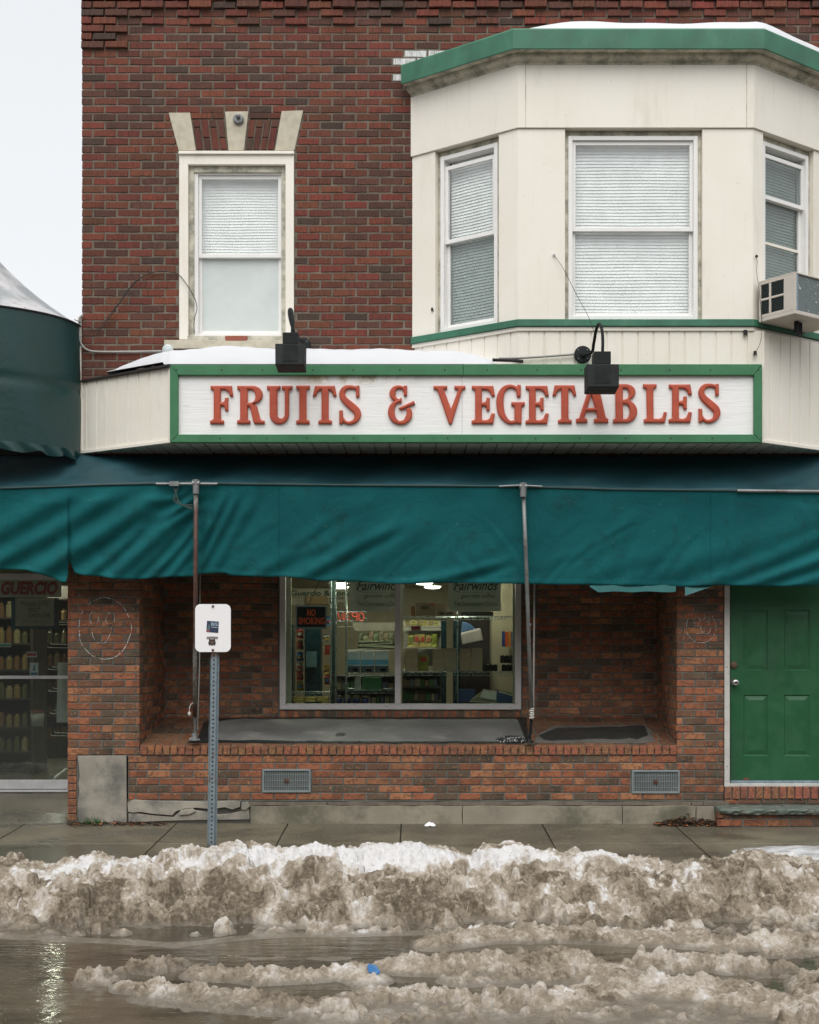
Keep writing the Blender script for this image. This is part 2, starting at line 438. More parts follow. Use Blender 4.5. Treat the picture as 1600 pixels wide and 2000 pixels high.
NX, NY = 1080, 460
X0, X1, DA, DB = -4.9, 5.1, 1.45, 6.3
gx = np.linspace(X0, X1, NX); gd = np.linspace(DA, DB, NY); GX, GD = np.meshgrid(gx, gd)
PX = GX / (S*(D-2.2)/D) + CX          # rough photo column of each point at the crest
warpx = (fbm(GX, GD, 1.7, 4, 21) - .5)*.5; warpd = (fbm(GX, GD, 1.9, 4, 33) - .5)*.42
crest = [(-200,1668),(0,1690),(40,1690),(80,1700),(125,1694),(180,1672),(215,1680),(260,1674),(300,1668),(330,1656),(460,1654),(560,1658),(640,1661),(700,1662),(800,1656),(830,1656),(870,1664),(900,1672),(960,1660),(1050,1662),(1120,1666),(1180,1668),(1250,1676),(1330,1688),(1400,1674),(1450,1668),(1500,1674),(1600,1688),(1800,1680)]
cz = np.array([ZP(lerp(crest, p), 2.2) for p in np.linspace(-200, 1800, 401)])
CZ = np.interp(PX, np.linspace(-200, 1800, 401), cz)
dd = GD + warpd
grd = np.where(GD < 1.87, -SLW*GD, np.where(GD < 2.02, -.068, -.262))
toe = 3.22 + .10*np.sin(GX*1.1+.5)
up = sst(dd, 1.62, 2.1); dn = 1 - .72*np.clip((dd-2.08)/(toe-2.08), 0, 1) - .28*sst(dd, 2.4, toe)
prof = up*np.clip(dn, 0, 1)
floor_ = np.minimum(grd, -.06)
hh = floor_ - .05 + (CZ - floor_ + .03)*prof
det = fbm(GX+warpx, GD+warpx, 4.2, 7, 5, .55) - .5
rid = 1 - np.abs(2*fbm(GX+warpd, GD+warpx, 2.6, 6, 55, .55) - 1)
amp = sst(prof, .02, .35)
hh = hh + det*.17*amp + (rid-.75)*.13*amp*(1-.55*sst(CZ*0+dd, 2.4, 2.0)*1)
# low ridges of slush pushed up on the road, drawn as chains on the road surface
def rd(px, py):
    t = (H - ZW)/(S*(py-YH)); k = t; return (px-CX)*S*k, D - k*D
ridges = [([(-60,1822),(120,1832),(350,1845),(560,1826),(880,1820)], .06, .035),
 ([(860,1846),(960,1832),(1090,1830),(1200,1836),(1430,1848),(1660,1842)], .13, .10),
 ([(255,1893),(300,1900),(355,1886)], .05, .045), ([(395,1908),(450,1910),(510,1915),(600,1908),(690,1900),(720,1915)], .10, .085),
 ([(780,1890),(850,1895),(940,1888),(1010,1890),(1110,1880),(1190,1900)], .12, .115), ([(900,1915),(1050,1910),(1200,1915)], .12, .05),
 ([(1240,1888),(1300,1892),(1390,1888),(1430,1895)], .085, .12), ([(1430,1898),(1480,1900),(1550,1896)], .05, .05),
 ([(255,1932),(330,1942),(420,1945),(520,1962),(680,1976)], .075, .075), ([(280,1950),(400,1965),(600,1982),(700,1990)], .09, .03),
 ([(705,1950),(850,1956),(960,1968),(1060,1965)], .10, .075), ([(1090,1962),(1240,1930),(1330,1938),(1440,1944),(1520,1968)], .16, .11),
 ([(700,2000),(900,1992),(1200,1980),(1500,1996),(1620,2010)], .34, .035), ([(1600,1925),(1615,1975),(1580,2010)], .12, .11),
 ([(1500,1868),(1660,1858)], .06, .03), ([(160,1915),(205,1918)], .03, .03), ([(700,1905),(730,1950)], .06, .05),
 ([(430,1870),(640,1872),(760,1862),(900,1862)], .10, .012), ([(60,1880),(130,1890),(210,1900)], .09, .006)]
rz = np.zeros_like(hh)
rn = .45 + 1.1*fbm(GX, GD, 6.5, 5, 71, .55)
for pts, wd, ht in ridges:
    P = [rd(*p) for p in pts]; dist = np.full_like(hh, 9.)
    for (ax, ad), (bx, bd) in zip(P, P[1:]):
        vx, vd = bx-ax, bd-ad; L = vx*vx+vd*vd
        t = np.clip(((GX-ax)*vx+(GD-ad)*vd)/L, 0, 1)
        dist = np.minimum(dist, np.hypot((GX+warpx*.25-ax-t*vx), (GD+warpd*.3-ad-t*vd)*1.05))
    q = np.clip(1 - (dist/(wd*1.35))**2, -1, 1)
    rz = np.maximum(rz, ht*.54*np.sign(q)*np.abs(q)**.7*rn + .012*(q > 0))
road = ZW - .030 + (fbm(GX, GD*2.2, 1.6, 5, 91, .5) - .5)*.06 + sst(GX, -1.6, 1.8)*.010
road = np.maximum(road, ZW - .02 + rz*1.05)
hh = np.where(GD > 2.3, np.maximum(hh, road), hh)
# thrown clods
rg_ = np.random.RandomState(11)
clod = np.zeros_like(hh)
sx = (X1-X0)/(NX-1); sd = (DB-DA)/(NY-1)
def addclod(cx_, cd_, r_, k_, colr, asp=1.0):
    i0 = int(max(0, (cx_-r_*1.3-X0)/sx)); i1 = int(min(NX, (cx_+r_*1.3-X0)/sx+2)); j0 = int(max(0, (cd_-r_*1.3-DA)/sd)); j1 = int(min(NY, (cd_+r_*1.3-DA)/sd+2))
    if i1 <= i0 or j1 <= j0: return
    gx_ = GX[j0:j1, i0:i1]; gd_ = GD[j0:j1, i0:i1]
    wob = 1 + .55*(vnoise(gx_*3.2/r_, gd_*3.2/r_, 7)-.5)
    q = np.clip(1 - (((gx_-cx_))**2 + ((gd_-cd_)*asp)**2)/(r_*wob)**2, 0, 1)
    ci, cj = int(np.clip((cx_-X0)/sx, 0, NX-1)), int(np.clip((cd_-DA)/sd, 0, NY-1))
    b0 = hh[cj, ci]; mask = q > 0
    hp = hh[j0:j1, i0:i1]; new = np.where(mask, np.maximum(hp, hp*.45 + (b0)*.55 + k_*r_*np.minimum(np.sqrt(q), .62+.5*vnoise(gx_*2.2/r_+9, gd_*2.2/r_, 3))), hp)
    hh[j0:j1, i0:i1] = new
    cl = clod[j0:j1, i0:i1]; clod[j0:j1, i0:i1] = np.where(mask & (new > hp+.002), colr, cl)
for _ in range(5200):
    r_ = .014 + .050*rg_.rand()**2.6; cx_ = rg_.uniform(X0, X1); cd_ = rg_.uniform(1.72, 3.25)
    addclod(cx_, cd_, r_, rg_.uniform(.35, .95), rg_.uniform(-1.0, 1.2))
for px, py, r_ in ((40,1688,.11),(8,1692,.10),(75,1694,.07),(182,1672,.085),(215,1685,.05),(440,1660,.045),(458,1655,.05),(640,1655,.035),(682,1655,.03),(822,1656,.06),(960,1664,.08),(1005,1664,.05),(1122,1668,.075),(1240,1676,.05),(1480,1672,.08),(1450,1668,.05),(620,1705,.13),(560,1665,.04),(330,1660,.06),(380,1660,.05),(700,1690,.05)):
    addclod(XP(px, 2.12), 2.12, r_*.85, .95, .9)
for _ in range(2600):
    r_ = .010 + .030*rg_.rand()**2.5; p = ridges[rg_.randint(1, len(ridges)-3)][0]; k = rg_.randint(0, len(p)-1); t = rg_.rand()
    ax, ad = rd(p[k][0]*(1-t)+p[k+1][0]*t, p[k][1]*(1-t)+p[k+1][1]*t)
    addclod(ax+rg_.normal()*.05, ad+rg_.normal()*.07, r_, rg_.uniform(.3, .8), rg_.uniform(-.8, 1.2))
cap = np.where(GD < 2.9, CZ - .015, 9.)
hh = np.where(hh > cap, cap + (hh-cap)*.32, hh)
fine = (fbm(GX, GD, 26, 4, 44, .6) - .5)*1.3 + (fbm(GX, GD, 9, 5, 47, .6) - .5)*1.6*sst(prof, .1, .4) + (1-np.abs(2*fbm(GX, GD, 14, 4, 48, .6)-1)-.7)*.8*sst(prof, .1, .4)
fine = fine + (GD > 3.2)*((fbm(GX, GD, 11, 5, 57, .65) - .5)*1.3 + (1-np.abs(2*fbm(GX, GD, 17, 4, 58, .6)-1)-.7)*.7)*sst(hh, ZW, ZW+.05)
hh = hh + fine*.036*sst(hh, ZW-.005, ZW+.05)*np.where(GD < 1.75, sst(prof, .02, .2), 1)
# melt water keeps the bank off the wet slab at the far left
hh = np.where((GD < 2.0) & (prof < .03), grd - .05, hh)
# dirt mask : meltwater-washed tops stay white, the ploughed face is brown
face = sst(dd, 2.30, 2.62)*(1 - sst(dd, 3.0, 3.3))
wht = fbm(GX, GD, 1.15, 4, 101, .5); wht2 = fbm(GX, GD, 5.5, 5, 131, .6)
spot = np.zeros_like(hh)
for px, py, rx, rd_ in ((740,1690,200,.22),(1010,1690,70,.12),(1170,1690,50,.12),(130,1700,60,.08),(490,1690,60,.12),(920,1665,30,.1),(260,1680,50,.07)):
    spot = np.maximum(spot, np.exp(-(((PX-px)/rx)**2 + ((GD-2.2-(py-1690)/260)/rd_)**2)))
dirt = .56 + .50*face*sst(wht, .35, .65) + 1.35*(wht2-.5) - .85*spot + .5*(.5-wht)
dirt = dirt + clod*.36 + (fbm(GX, GD, 14, 4, 151, .6)-.5)*1.0 - .4*(fine > .55) + .35*(rid < .55)
roadsl = sst(GD, 3.2, 3.4)
wet_ = 1 - sst(hh, ZW+.004, ZW+.035)
dirt = np.where(roadsl > .5, .70 - 1.5*np.clip(hh-ZW-.03, 0, .12) + 1.1*(wht2-.5) + clod*.36 + (fbm(GX, GD, 14, 4, 151, .6)-.5)*.6, dirt)
dirt = np.clip(dirt, 0, 1)
P3 = np.stack([GX, -GD, hh], -1).reshape(-1, 3)
idx = np.arange(NX*NY).reshape(NY, NX)
a = idx[:-1, :-1]; b = idx[:-1, 1:]; c_ = idx[1:, 1:]; d_ = idx[1:, :-1]
hid = hh < np.minimum(grd-.03, ZW-.03)
keep = ~(hid[:-1, :-1] & hid[:-1, 1:] & hid[1:, 1:] & hid[1:, :-1])
FC = np.stack([a, d_, c_, b], -1)[keep].reshape(-1, 4)
def big_mesh(name, P3, FC, attr, mt):
    used = np.zeros(len(P3), bool); used[FC.ravel()] = True; re = np.cumsum(used) - 1
    P3 = P3[used]; FC = re[FC]; attr = {k: v[used] for k, v in attr.items()}
    me = bpy.data.meshes.new(name); me.vertices.add(len(P3)); me.vertices.foreach_set('co', P3.astype(np.float32).ravel())
    me.loops.add(len(FC)*4); me.loops.foreach_set('vertex_index', FC.astype(np.int32).ravel())
    me.polygons.add(len(FC)); me.polygons.foreach_set('loop_start', (np.arange(len(FC))*4).astype(np.int32)); me.polygons.foreach_set('loop_total', np.full(len(FC), 4, np.int32))
    me.update(calc_edges=True); me.validate(); me.shade_smooth()
    for k, v in attr.items():
        at_ = me.attributes.new(k, 'FLOAT', 'POINT'); at_.data.foreach_set('value', v.astype(np.float32))
    me.materials.append(mt); ob = bpy.data.objects.new(name, me); sc.collection.objects.link(ob); return ob
m = M('dirty_snow')
ad = m.n('ShaderNodeAttribute'); ad.attribute_name = 'dirt'; aw = m.n('ShaderNodeAttribute'); aw.attribute_name = 'wet'
fn = m.math('ADD', ad.outputs['Fac'], m.math('MULTIPLY', m.math('SUBTRACT', m.noise(30, 5, .75), .5), 1.4))
c1 = m.mix(m.ramp(fn, .02, .46), (.70, .69, .69), (.48, .425, .36)); c1 = m.mix(m.ramp(fn, .42, .74), c1, (.29, .24, .18)); c1 = m.mix(m.ramp(fn, .74, 1.1), c1, (.12, .095, .065))
grit = m.ramp(m.noise(150, 2, .5), .66, .73); c1 = m.mix(m.math('MULTIPLY', grit, m.ramp(fn, .1, .6, .2, .75)), c1, (.05, .042, .032))
gr2 = m.ramp(m.noise(42, 3, .6, loc=(5, 5, 5)), .66, .70); c1 = m.mix(m.math('MULTIPLY', gr2, .7), c1, (.06, .045, .035))
c1 = m.mix(m.math('MULTIPLY', aw.outputs['Fac'], .8), c1, (.17, .15, .12))
MT['snow_dirty'] = m.bsdf(c1, m.ramp(aw.outputs['Fac'], 0, 1, .75, .3), 0, m.math('ADD', m.noise(45, 6, .8), m.math('MULTIPLY', m.noise(14, 4, .6, dist=1.), 1.5)), .8, .016, .3)
sb = big_mesh('snow_bank', P3, FC, {'dirt': dirt.ravel(), 'wet': wet_.ravel()}, MT['snow_dirty'])
tag(sb, 'long ploughed bank of dirty brown and white snow with slush ridges along the kerb', 'snow bank', kind='stuff')
MT['snow'] = plain('fresh_snow', (.60, .61, .635), .6, var=.02, vs=5, bump=.35, bs=18)

# smooth ice patch at the right, paper scrap, leaves, grass
gI = MB(); rows = []
for i in range(24):
    t = i/23; row = []
    for j in range(70):
        u = j/69; x = XP(1418, 1.1) + u*2.2
        q = math.sin(math.pi*min(1, t))**.6 * (1 - (1-min(1, u*5))**2)**.5 if u > 0 else 0
        d = 1.02 + .55*t + (1-min(1, u*4))*.12*(.5-t)*2
        row.append((x, -d, gz(d) - .01 + .05*q + .006*math.sin(j*.9+i)*q))
    rows.append(row)
m = M('grey_ice'); m.bsdf(m.mix(m.ramp(m.noise(4, 6, .7, (1, 3, 1)), .35, .65), (.62, .62, .64), (.30, .29, .28)), .3, 0, m.noise(30, 4), .4, .01)
o = gI.grid(rows).build('ice_patch', m.m, smooth=True)
tag(o, 'smooth grey ice sheet on the sidewalk in front of the green door step', 'ice', kind='stuff')
g = MB(); rows = []
for i in range(7):
    rows.append([(XP(840, .12) + (j-4)*.0125*(1-.3*abs(i-3)/3), -.10 - i*.013, gz(.12) + .004 + .024*max(0, 1-((i-3)/3.3)**2-((j-4)/4.3)**2)*(1+.5*math.sin(i*3+j*2))) for j in range(9)])
o = g.grid(rows).build('paper_scrap', F((.85, .85, .85))); tag(o, 'crumpled white scrap lying on the sidewalk below the window', 'litter')
def leaves(name, x0, x1, y0, y1, n, seed, pile, lab):
    rng = random.Random(seed); g = MB()
    cols = [(.05, .03, .02), (.09, .04, .02), (.03, .025, .02), (.35, .12, .04), (.02, .03, .02)]
    for _ in range(n):
        x = rng.uniform(x0, x1); t = (x-x0)/(x1-x0); d = rng.uniform(y0, y1); z = gz(d) + .004 + rng.random()*pile*(1-abs(2*t-1))*max(0, 1-(d-y0)/(y1-y0))
        a = rng.uniform(0, 6.3); s = rng.uniform(.008, .03); q = rng.uniform(.3, .7); e = rng.uniform(-.6, .6)*s
        c, sn = math.cos(a), math.sin(a); col = cols[min(4, int(rng.random()**1.5*5))]
        g.quad(*[(x + c*p*s - sn*r*s*q, -d + sn*p*s + c*r*s*q, z + k*e) for p, r, k in ((-1, 0, 0), (0, -1, .7), (1, 0, 0), (0, 1, 1))], col=col)
    m = M(name+'_mat'); at_ = m.n('ShaderNodeAttribute'); at_.attribute_name = 'Col'; m.bsdf(at_.outputs['Color'], .6)
    return tag(g.build(name, m.m), lab, 'leaves', kind='stuff')
leaves('leaf_litter', XP(1275), XP(1412), .005, .16, 700, 4, .09, 'heap of wet dead leaves caught in the corner beside the brick step')
leaves('leaf_litter', XP(135), XP(330), .0, .13, 260, 9, .02, 'scattered wet leaves along the foot of the concrete patch')
g = MB(); rng = random.Random(2)
for _ in range(60):
    x = XP(185) + rng.gauss(0, .05); d = rng.uniform(.01, .07); h_ = rng.uniform(.02, .07); l = rng.uniform(-.04, .04)
    g.quad((x-.003, -d, gz(d)), (x+.003, -d, gz(d)), (x+l+.001, -d-.02, gz(d)+h_), (x+l-.001, -d-.02, gz(d)+h_))
tag(g.build('grass_tuft', F((.06, .16, .04))), 'small green grass tuft growing at the foot of the concrete patch', 'grass', kind='stuff')
cx_, cd_ = rd(730, 1915)
g = MB(); g.prism([(cx_-.034, -cd_-.0, ZW+.070), (cx_-.024, -cd_-.04, ZW+.05), (cx_+.022, -cd_-.045, ZW+.038), (cx_+.036, -cd_-.02, ZW+.046), (cx_+.014, -cd_+.01, ZW+.072), (cx_-.024, -cd_+.02, ZW+.080)], (0, -.004, .006))
tag(g.build('plastic_scrap', F((.025, .12, .30), .4), bevel=.002), 'bright blue plastic scrap stuck in the slush on the road', 'litter')
for px, d, sx_, lab in ((1100, 2.28, .05, 'thin dark twig poking out of the dirty snow bank'),):
    g = MB(); g.tube([W(1078, 1712, 2.5), W(1098, 1708, 2.52), W(1112, 1728, 2.55)], .003, 5); g.tube([W(1098, 1708, 2.52), W(1104, 1716, 2.56)], .002, 5)
    tag(g.build('twig', MT['dark']), lab, 'twig')
# ================================================================ BUILDING
bld = thing('shop_building', (XP(160), 0, 0), 'two-storey red brick corner building with cream bay window above a recessed shopfront', 'building')
fp = front(0)
DR = .957                                 # depth of the shop recess
# ---- upper wall of wire-cut brick
XL = XP(160)
zt, zb = ZP(-90), 2.95
MB_ = MB()
ax0, ax1 = XP(350), XP(575)
def archhole(z):
    y = YH - (z-H)/S
    if 295.7 <= y <= 664: return (XP(350.5), XP(574.5))
    if 222 <= y < 295.7:
        t = (y-222)/73.7; return (XP(330.5 + t*19.5), XP(593 - t*17))
pv = .0686; pu = .2055
def outf(r, u, v):
    y = YH - (v-H)/S; px = u/S + CX
    o = 0
    if y < 104 and px < 232: o = .028
    if y < 52 and px >= 232:
        k = int((u - XL)/pu*1.0)
        o = .02 if k % 2 == 0 else .002
        if y < 18: o += .02
    return o
bricks = MB()
course_wall(bricks, fp, XL, XP(1760), zb, zt, pv, pu, .0130, pal_old, 5, [archhole], 0, outf, .0022)
# corner return so the toothed corner is solid from the side
course_wall(bricks, Plane((XL, 2.0, 0), (0, -1, 0)), 0, 2.0-.004, zb, zt, pv, pu, .0130, pal_old, 6, (), .1, None, .002)
uw = bricks.build('upper_wall', MT['brick_old'], bld)
mo = MB(); wy0, wy1 = .0048, .35
def slab(mb, x0, x1, z0, z1, y0=wy0, y1=wy1): mb.box((x0, y0, z0), (x1, y1, z1))
slab(mo, XL+.008, XP(350), zb, zt); slab(mo, XP(575), XP(1760), zb, zt); slab(mo, XP(350), XP(575), ZP(297), zt); slab(mo, XP(350), XP(575), zb, ZP(664))
mo.box((XL+.008, .35, zb), (XL+.3, 7, zt)); 
mo.build('mortar', MT['mortar_old'], uw)
mo = MB(); mo.box((XP(350), .345, ZP(700)), (XP(575), .40, ZP(280))); mo.box((XL+.3, .36, zb), (XP(1760), .8, zb+.2)); mo.build('backing', MT['dark'], uw)
# ---- flat arch
g = MB(); dn = (0, -.03, 0)
for p in (((330.5,222.5),(372.5,222.5),(383.7,296),(350,296)), ((440.7,220.5),(486,220),(477.5,296),(447.5,296)), ((551,219.5),(593,218),(576,296),(538,296))):
    g.prism([W(x, y, -.02) for x, y in p], dn)
    arch = g.build('keystone', MT['stone'], bld, bevel=.004, fix=True)
    g = MB()
rng = random.Random(5)
def pbrick(pts, col): g.prism([W(x, y, -.03) for x, y in pts], (0, -.036 + rng.uniform(-.002, .002), 0), col)
for xa, xb, xa2, xb2 in ((374.5, 439, 385, 446), (488, 549.5, 480, 536.5)):
    g = MB()
    xs_ = [xa, xa + (xb-xa)*.62, xb]
    for a, b in zip(xs_, xs_[1:]): pbrick([(a+.6, 223.5), (b-1.2, 223.5), (b-.8, 234.5), (a+.8, 234.5)], pal_old(rng, 0, 0))
    for k in range(4):
        def xx(t, y):
            q = (y-222)/74; return (xa + (xa2-xa)*q) + ((xb + (xb2-xb)*q) - (xa + (xa2-xa)*q))*t
        t0, t1 = k/4 + .02, (k+1)/4 - .03; br = [(237.5, 251), (253.5, 294.5)] if k % 2 == (0 if xa < 400 else 1) else [(237.5, 271), (273.5, 294.5)]
        for y0, y1 in br: pbrick([(xx(t0, y0), y0), (xx(t1, y0), y0), (xx(t1, y1), y1), (xx(t0, y1), y1)], pal_old(rng, 0, 0))
    g.build('arch_brick', MT['brick_old'], bld, bevel=.003, fix=True)
g = MB(); g.prism([W(332, 219.5, -.012), W(592, 219.5, -.012), W(575, 297, -.012), W(351, 297, -.012)], (0, .2, 0)); g.build('arch_mortar', MT['mortar_old'], arch, fix=True)
g = MB(); c = W(466, 233, .02); g.lathe(c, [(.045, -.01), (.045, .012), (.035, .018), (.0, .018)], 20, 'y'); g.lathe(c + Vector((0, 0, .015)), [(.018, 0), (.018, .05), (.0, .055)], 12, 'y')
for k in range(5): a = k*1.25; g.lathe(c + Vector((.033*math.cos(a), 0, .033*math.sin(a))), [(.005, .01), (.005, .022), (0, .023)], 6, 'y')
tag(g.build('lamp_mount', MT['pipe'], None), 'round grey metal mounting plate on the keystone above the brick-set window', 'bracket')

# ---- double-hung window, built in its own plane
def sash_window(pl, u0, u1, v0, v1, w, parent, vm, glass=('glass', 'glass'), blind_top=None, slat=.0255, closed=.6, blind_col=(.88, .90, .90), fw=.035, sw=.028, gap=0, name='window', blind2=None):
    g = MB()
    g.pb(pl, u0, u0+fw, v0, v1, w-.10, w); g.pb(pl, u1-fw, u1, v0, v1, w-.10, w)
    g.pb(pl, u0+fw, u1-fw, v1-fw, v1, w-.10, w-.002); g.pb(pl, u0+fw, u1-fw, v0, v0+fw, w-.10, w-.002)
    fr = g.build(name, MT['white'], parent, bevel=.003)
    a0, a1 = u0+fw, u1-fw
    top = v1 - fw - gap
    for nm, z0, z1, ww, gl in (('upper_sash', vm-.008, top, w-.022, glass[0]), ('lower_sash', v0+fw, vm+.028, w-.052, glass[1])):
        g = MB(); g.pb(pl, a0, a0+sw, z0, z1, ww-.028, ww); g.pb(pl, a1-sw, a1, z0, z1, ww-.028, ww)
        hb = .034
        g.pb(pl, a0+sw, a1-sw, z1-hb, z1, ww-.028, ww-.001); g.pb(pl, a0+sw, a1-sw, z0, z0+hb, ww-.028, ww-.001)
        g.build(nm, MT['white'], fr, bevel=.003)
        g = MB(); g.pb(pl, a0+sw-.003, a1-sw+.003, z0+hb-.003, z1-hb+.003, ww-.017, ww-.013); g.build('pane', MT[gl], fr)
    # venetian blind
    g = MB(); z = v0 + fw + .01; zt_ = (blind_top or v1 - fw); rng = random.Random(int(abs(u0*977)) + 3); wb = w - .100; i = 0
    while z < zt_:
        dx = .006*math.sin(z*9 + u0)*1.0; s_ = .0145; tilt = 1.30 if abs(pl.U.y) < .01 else 1.22
        N = 12; bow = []
        for k in range(N + 1):
            u = a0 + .012 + (a1-a0-.024)*k/N
            q = .0016*math.sin(k*.55 + z*9) + .0004*math.sin(k*2.1 + i)
            bow.append((u, q))
        for (ua, qa), (ub, qb) in zip(bow, bow[1:]):
            g.quad(pl.P(ua, z-s_*math.sin(tilt)+qa, wb+s_*math.cos(tilt)), pl.P(ub, z-s_*math.sin(tilt)+qb, wb+s_*math.cos(tilt)), pl.P(ub, z+s_*math.sin(tilt)+qb, wb-s_*math.cos(tilt)), pl.P(ua, z+s_*math.sin(tilt)+qa, wb-s_*math.cos(tilt)))
        z += slat; i += 1
    g.build('blind', F(blind_col, .5), fr)
    g = MB(); g.pb(pl, u0, u1, v0, v1, w-.26, w-.25); g.build('room_dark', F((.25, .26, .25)), fr)
    return fr
# brick-set window
pl = front(.0)
g = MB()
cs = [(350.5, 372, 298, 664), (553, 574.5, 298, 664)]
g.pb(pl, XP(350.5), XP(368), ZP(664), ZP(322), -.09, .012); g.pb(pl, XP(558), XP(574.5), ZP(664), ZP(322), -.09, .012)
g.pb(pl, XP(350.5), XP(574.5), ZP(322), ZP(303), -.09, .009)
casing = g.build('window_casing', MT['cream'], bld, bevel=.004)
g = MB(); g.pb(pl, XP(350), XP(575), ZP(303)+.001, ZP(297), -.02, .03); g.build('drip_cap', MT['cream'], casing, bevel=.003)
g = MB(); g.pb(pl, XP(368), XP(378), ZP(660), ZP(322), -.12, -.03); g.pb(pl, XP(549), XP(558), ZP(660), ZP(322), -.12, -.03); g.pb(pl, XP(378), XP(549), ZP(334), ZP(322), -.12, -.028)
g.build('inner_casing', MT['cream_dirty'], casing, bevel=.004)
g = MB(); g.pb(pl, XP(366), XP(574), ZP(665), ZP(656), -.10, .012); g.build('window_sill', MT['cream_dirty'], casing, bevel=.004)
sash_window(pl, XP(377.5), XP(556), ZP(657), ZP(329), -.045, bld, ZP(497), ('glass_soft', 'glass_film'), closed=1.25, slat=.0245, blind_col=(.90, .93, .92))
g = MB(); g.pb(pl, XP(322), XP(590), ZP(682), ZP(665.5), -.05, .03); g.build('stone_sill', MT['stone'], bld, bevel=.006)
g = MB(); g.pb(pl, XP(439, .05), XP(482.5, .05), ZP(666, .05), ZP(654.5, .05)+.001, .035, .09)
bk = g.build('loose_brick', F((.28, .085, .05), .8), None, bevel=.006); bk.location.y = .06; tag(bk, 'loose red brick resting on the sill of the brick-set window', 'brick')

# ---- bay window
DBY = .62
cLx, cRx = XP(1012, DBY), XP(1471, DBY); wLx = XP(805); run = cLx - wLx; wRx = cRx + run
pF = front(DBY)
pL = Plane((wLx, 0, 0), (run, -DBY, 0)); LL = math.hypot(run, DBY)
pR = Plane((cRx, -DBY, 0), (run, DBY, 0))
zf = lambda y: ZP(y, DBY)
bay = MB()
bw = .12
# windows (front plane pixel boxes)
wu0, wu1 = XP(1104, DBY), XP(1372, DBY)
zH, zS = zf(251), zf(624)               # head and sill
posts = [(pF, cLx, wu0), (pF, wu1, cRx)]
luA, luB = pL.u(850), pL.u(974)
posts += [(pL, .0, luA), (pL, luB, LL)]
ruA, ruB = pR.u(1491), pR.u(1590)
posts += [(pR, 0, ruA), (pR, ruB, LL)]
for p_, a_, b_ in posts:
    bay = MB(); bay.pb(p_, a_, b_, zS, zH, -bw, 0); bayo = bay.build('bay_post', MT['cream'], bld, bevel=.004)
g = MB()
for p, a, b in ((pF, cLx, cRx), (pL, 0, LL), (pR, 0, LL)):
    g = MB(); g.pb(p, a-.004, b+.004, zH+.001, zf(120), -bw, .016); g.build('frieze', MT['cream'], bld, bevel=.003)
# thin seams of the frieze panels
for px in (1026, 1457):
    g = MB(); g.pb(pF, XP(px, DBY), XP(px, DBY)+.004, zH+.003, zf(126), .015, .019); g.build('panel_seam', MT['cream_dirty'], bayo)
# head reveals and casings
g = MB()
for p, a, b in ((pF, wu0, wu1), (pL, luA, luB), (pR, ruA, ruB)):
    g.pb(p, a+.001, b-.001, zH-.045, zH-.001, -bw, -.055); g.pb(p, a+.001, a+.035, zS, zH-.046, -bw, -.045); g.pb(p, b-.035, b-.001, zS, zH-.046, -bw, -.045)
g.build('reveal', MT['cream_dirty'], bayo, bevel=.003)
kw = {}
sash_window(pF, wu0+.03, wu1-.03, zS+.005, zH-.047, -.03, bld, zf(446), ('glass_soft', 'glass_soft'), closed=1.2, slat=.0265, fw=.034, name='window')
sash_window(pL, luA+.033, luB-.03, zS+.005, zH-.05, -.03, bld, ZP(452, DBY*.75), ('glass_soft', 'glass_grey'), closed=1.2, gap=.05, blind_col=(.86, .89, .88))
sash_window(pR, ruA+.03, ruB-.033, zS+.005, zH-.05, -.03, bld, zf(372), ('glass_grey', 'glass_grey'), closed=1.1, gap=.05, blind_col=(.50, .56, .52))
g = MB(); zr = zf(455); g.pb(pR, ruA+.075, ruB-.078, zr-.022, zr, -.10, -.085); g.build('blind_rail', MT['cream'], bayo)
# green sill band
def ring(mb, w0, w1, z0, z1, zi0=None, zi1=None, cl=None, cr=None, wl=None, wr=None, d=None):
    pass
def offset_poly(w):
    """bay outline pushed out by w : wall, corner, corner, wall"""
    t = math.tan(math.atan2(DBY, run)/2)
    nL = pL.N; nR = pR.N
    cw = w*t
    return [Vector((wLx, 0, 0)) + nL*w, Vector((cLx - cw, -DBY - w, 0)), Vector((cRx + cw, -DBY - w, 0)), Vector((wRx, 0, 0)) + nR*w]
def band(mb, w0, w1, z0, z1):
    A, B = offset_poly(w0), offset_poly(w1)
    for i in range(3):
        lo = [A[i], B[i], B[i+1], A[i+1]]
        mb.hexa([(p.x, p.y, z0) for p in lo], [(p.x, p.y, z1) for p in lo])
g = MB(); band(g, -.05, .022, zf(638), zf(624.5)); g.build('sill_band', MT['green'], bayo, bevel=.004)
# cornice : profile swept round the bay
def sweep(mb, prof):
    rings = []
    for w_, z_ in prof:
        rings.append([Vector((p.x, p.y, z_)) for p in offset_poly(w_)])
    mb.grid(rings)
zc = lambda y, d: ZP(y, d)
g = MB(); sweep(g, [(-.02, zc(128, .63)), (.02, zc(126, .64)), (.022, zc(121, .65)), (.05, zc(117, .67)), (.075, zc(110, .70)), (.085, zc(104, .71)), (.085, zc(101, .71)), (.14, zc(97.5, .76)), (.15, zc(96, .77)), (-.02, zc(95, .77))])
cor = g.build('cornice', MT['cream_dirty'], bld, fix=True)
g = MB(); sweep(g, [(.135, zc(95.5, .755)), (.155, zc(96.5, .775)), (.16, zc(94.5, .78)), (.162, zc(58, .782)), (.15, zc(55.5, .77)), (-.1, zc(52, .75))]); g.build('green_fascia', MT['green'], cor, fix=True)
pts = offset_poly(.15); zr_ = zc(56, .77)
g = MB(); g.hexa([(p.x, min(p.y, -.0), zr_-.03) for p in pts], [(p.x, min(p.y, -.0), zr_-.004) for p in pts]); g.build('bay_roof', MT['dark'], cor)
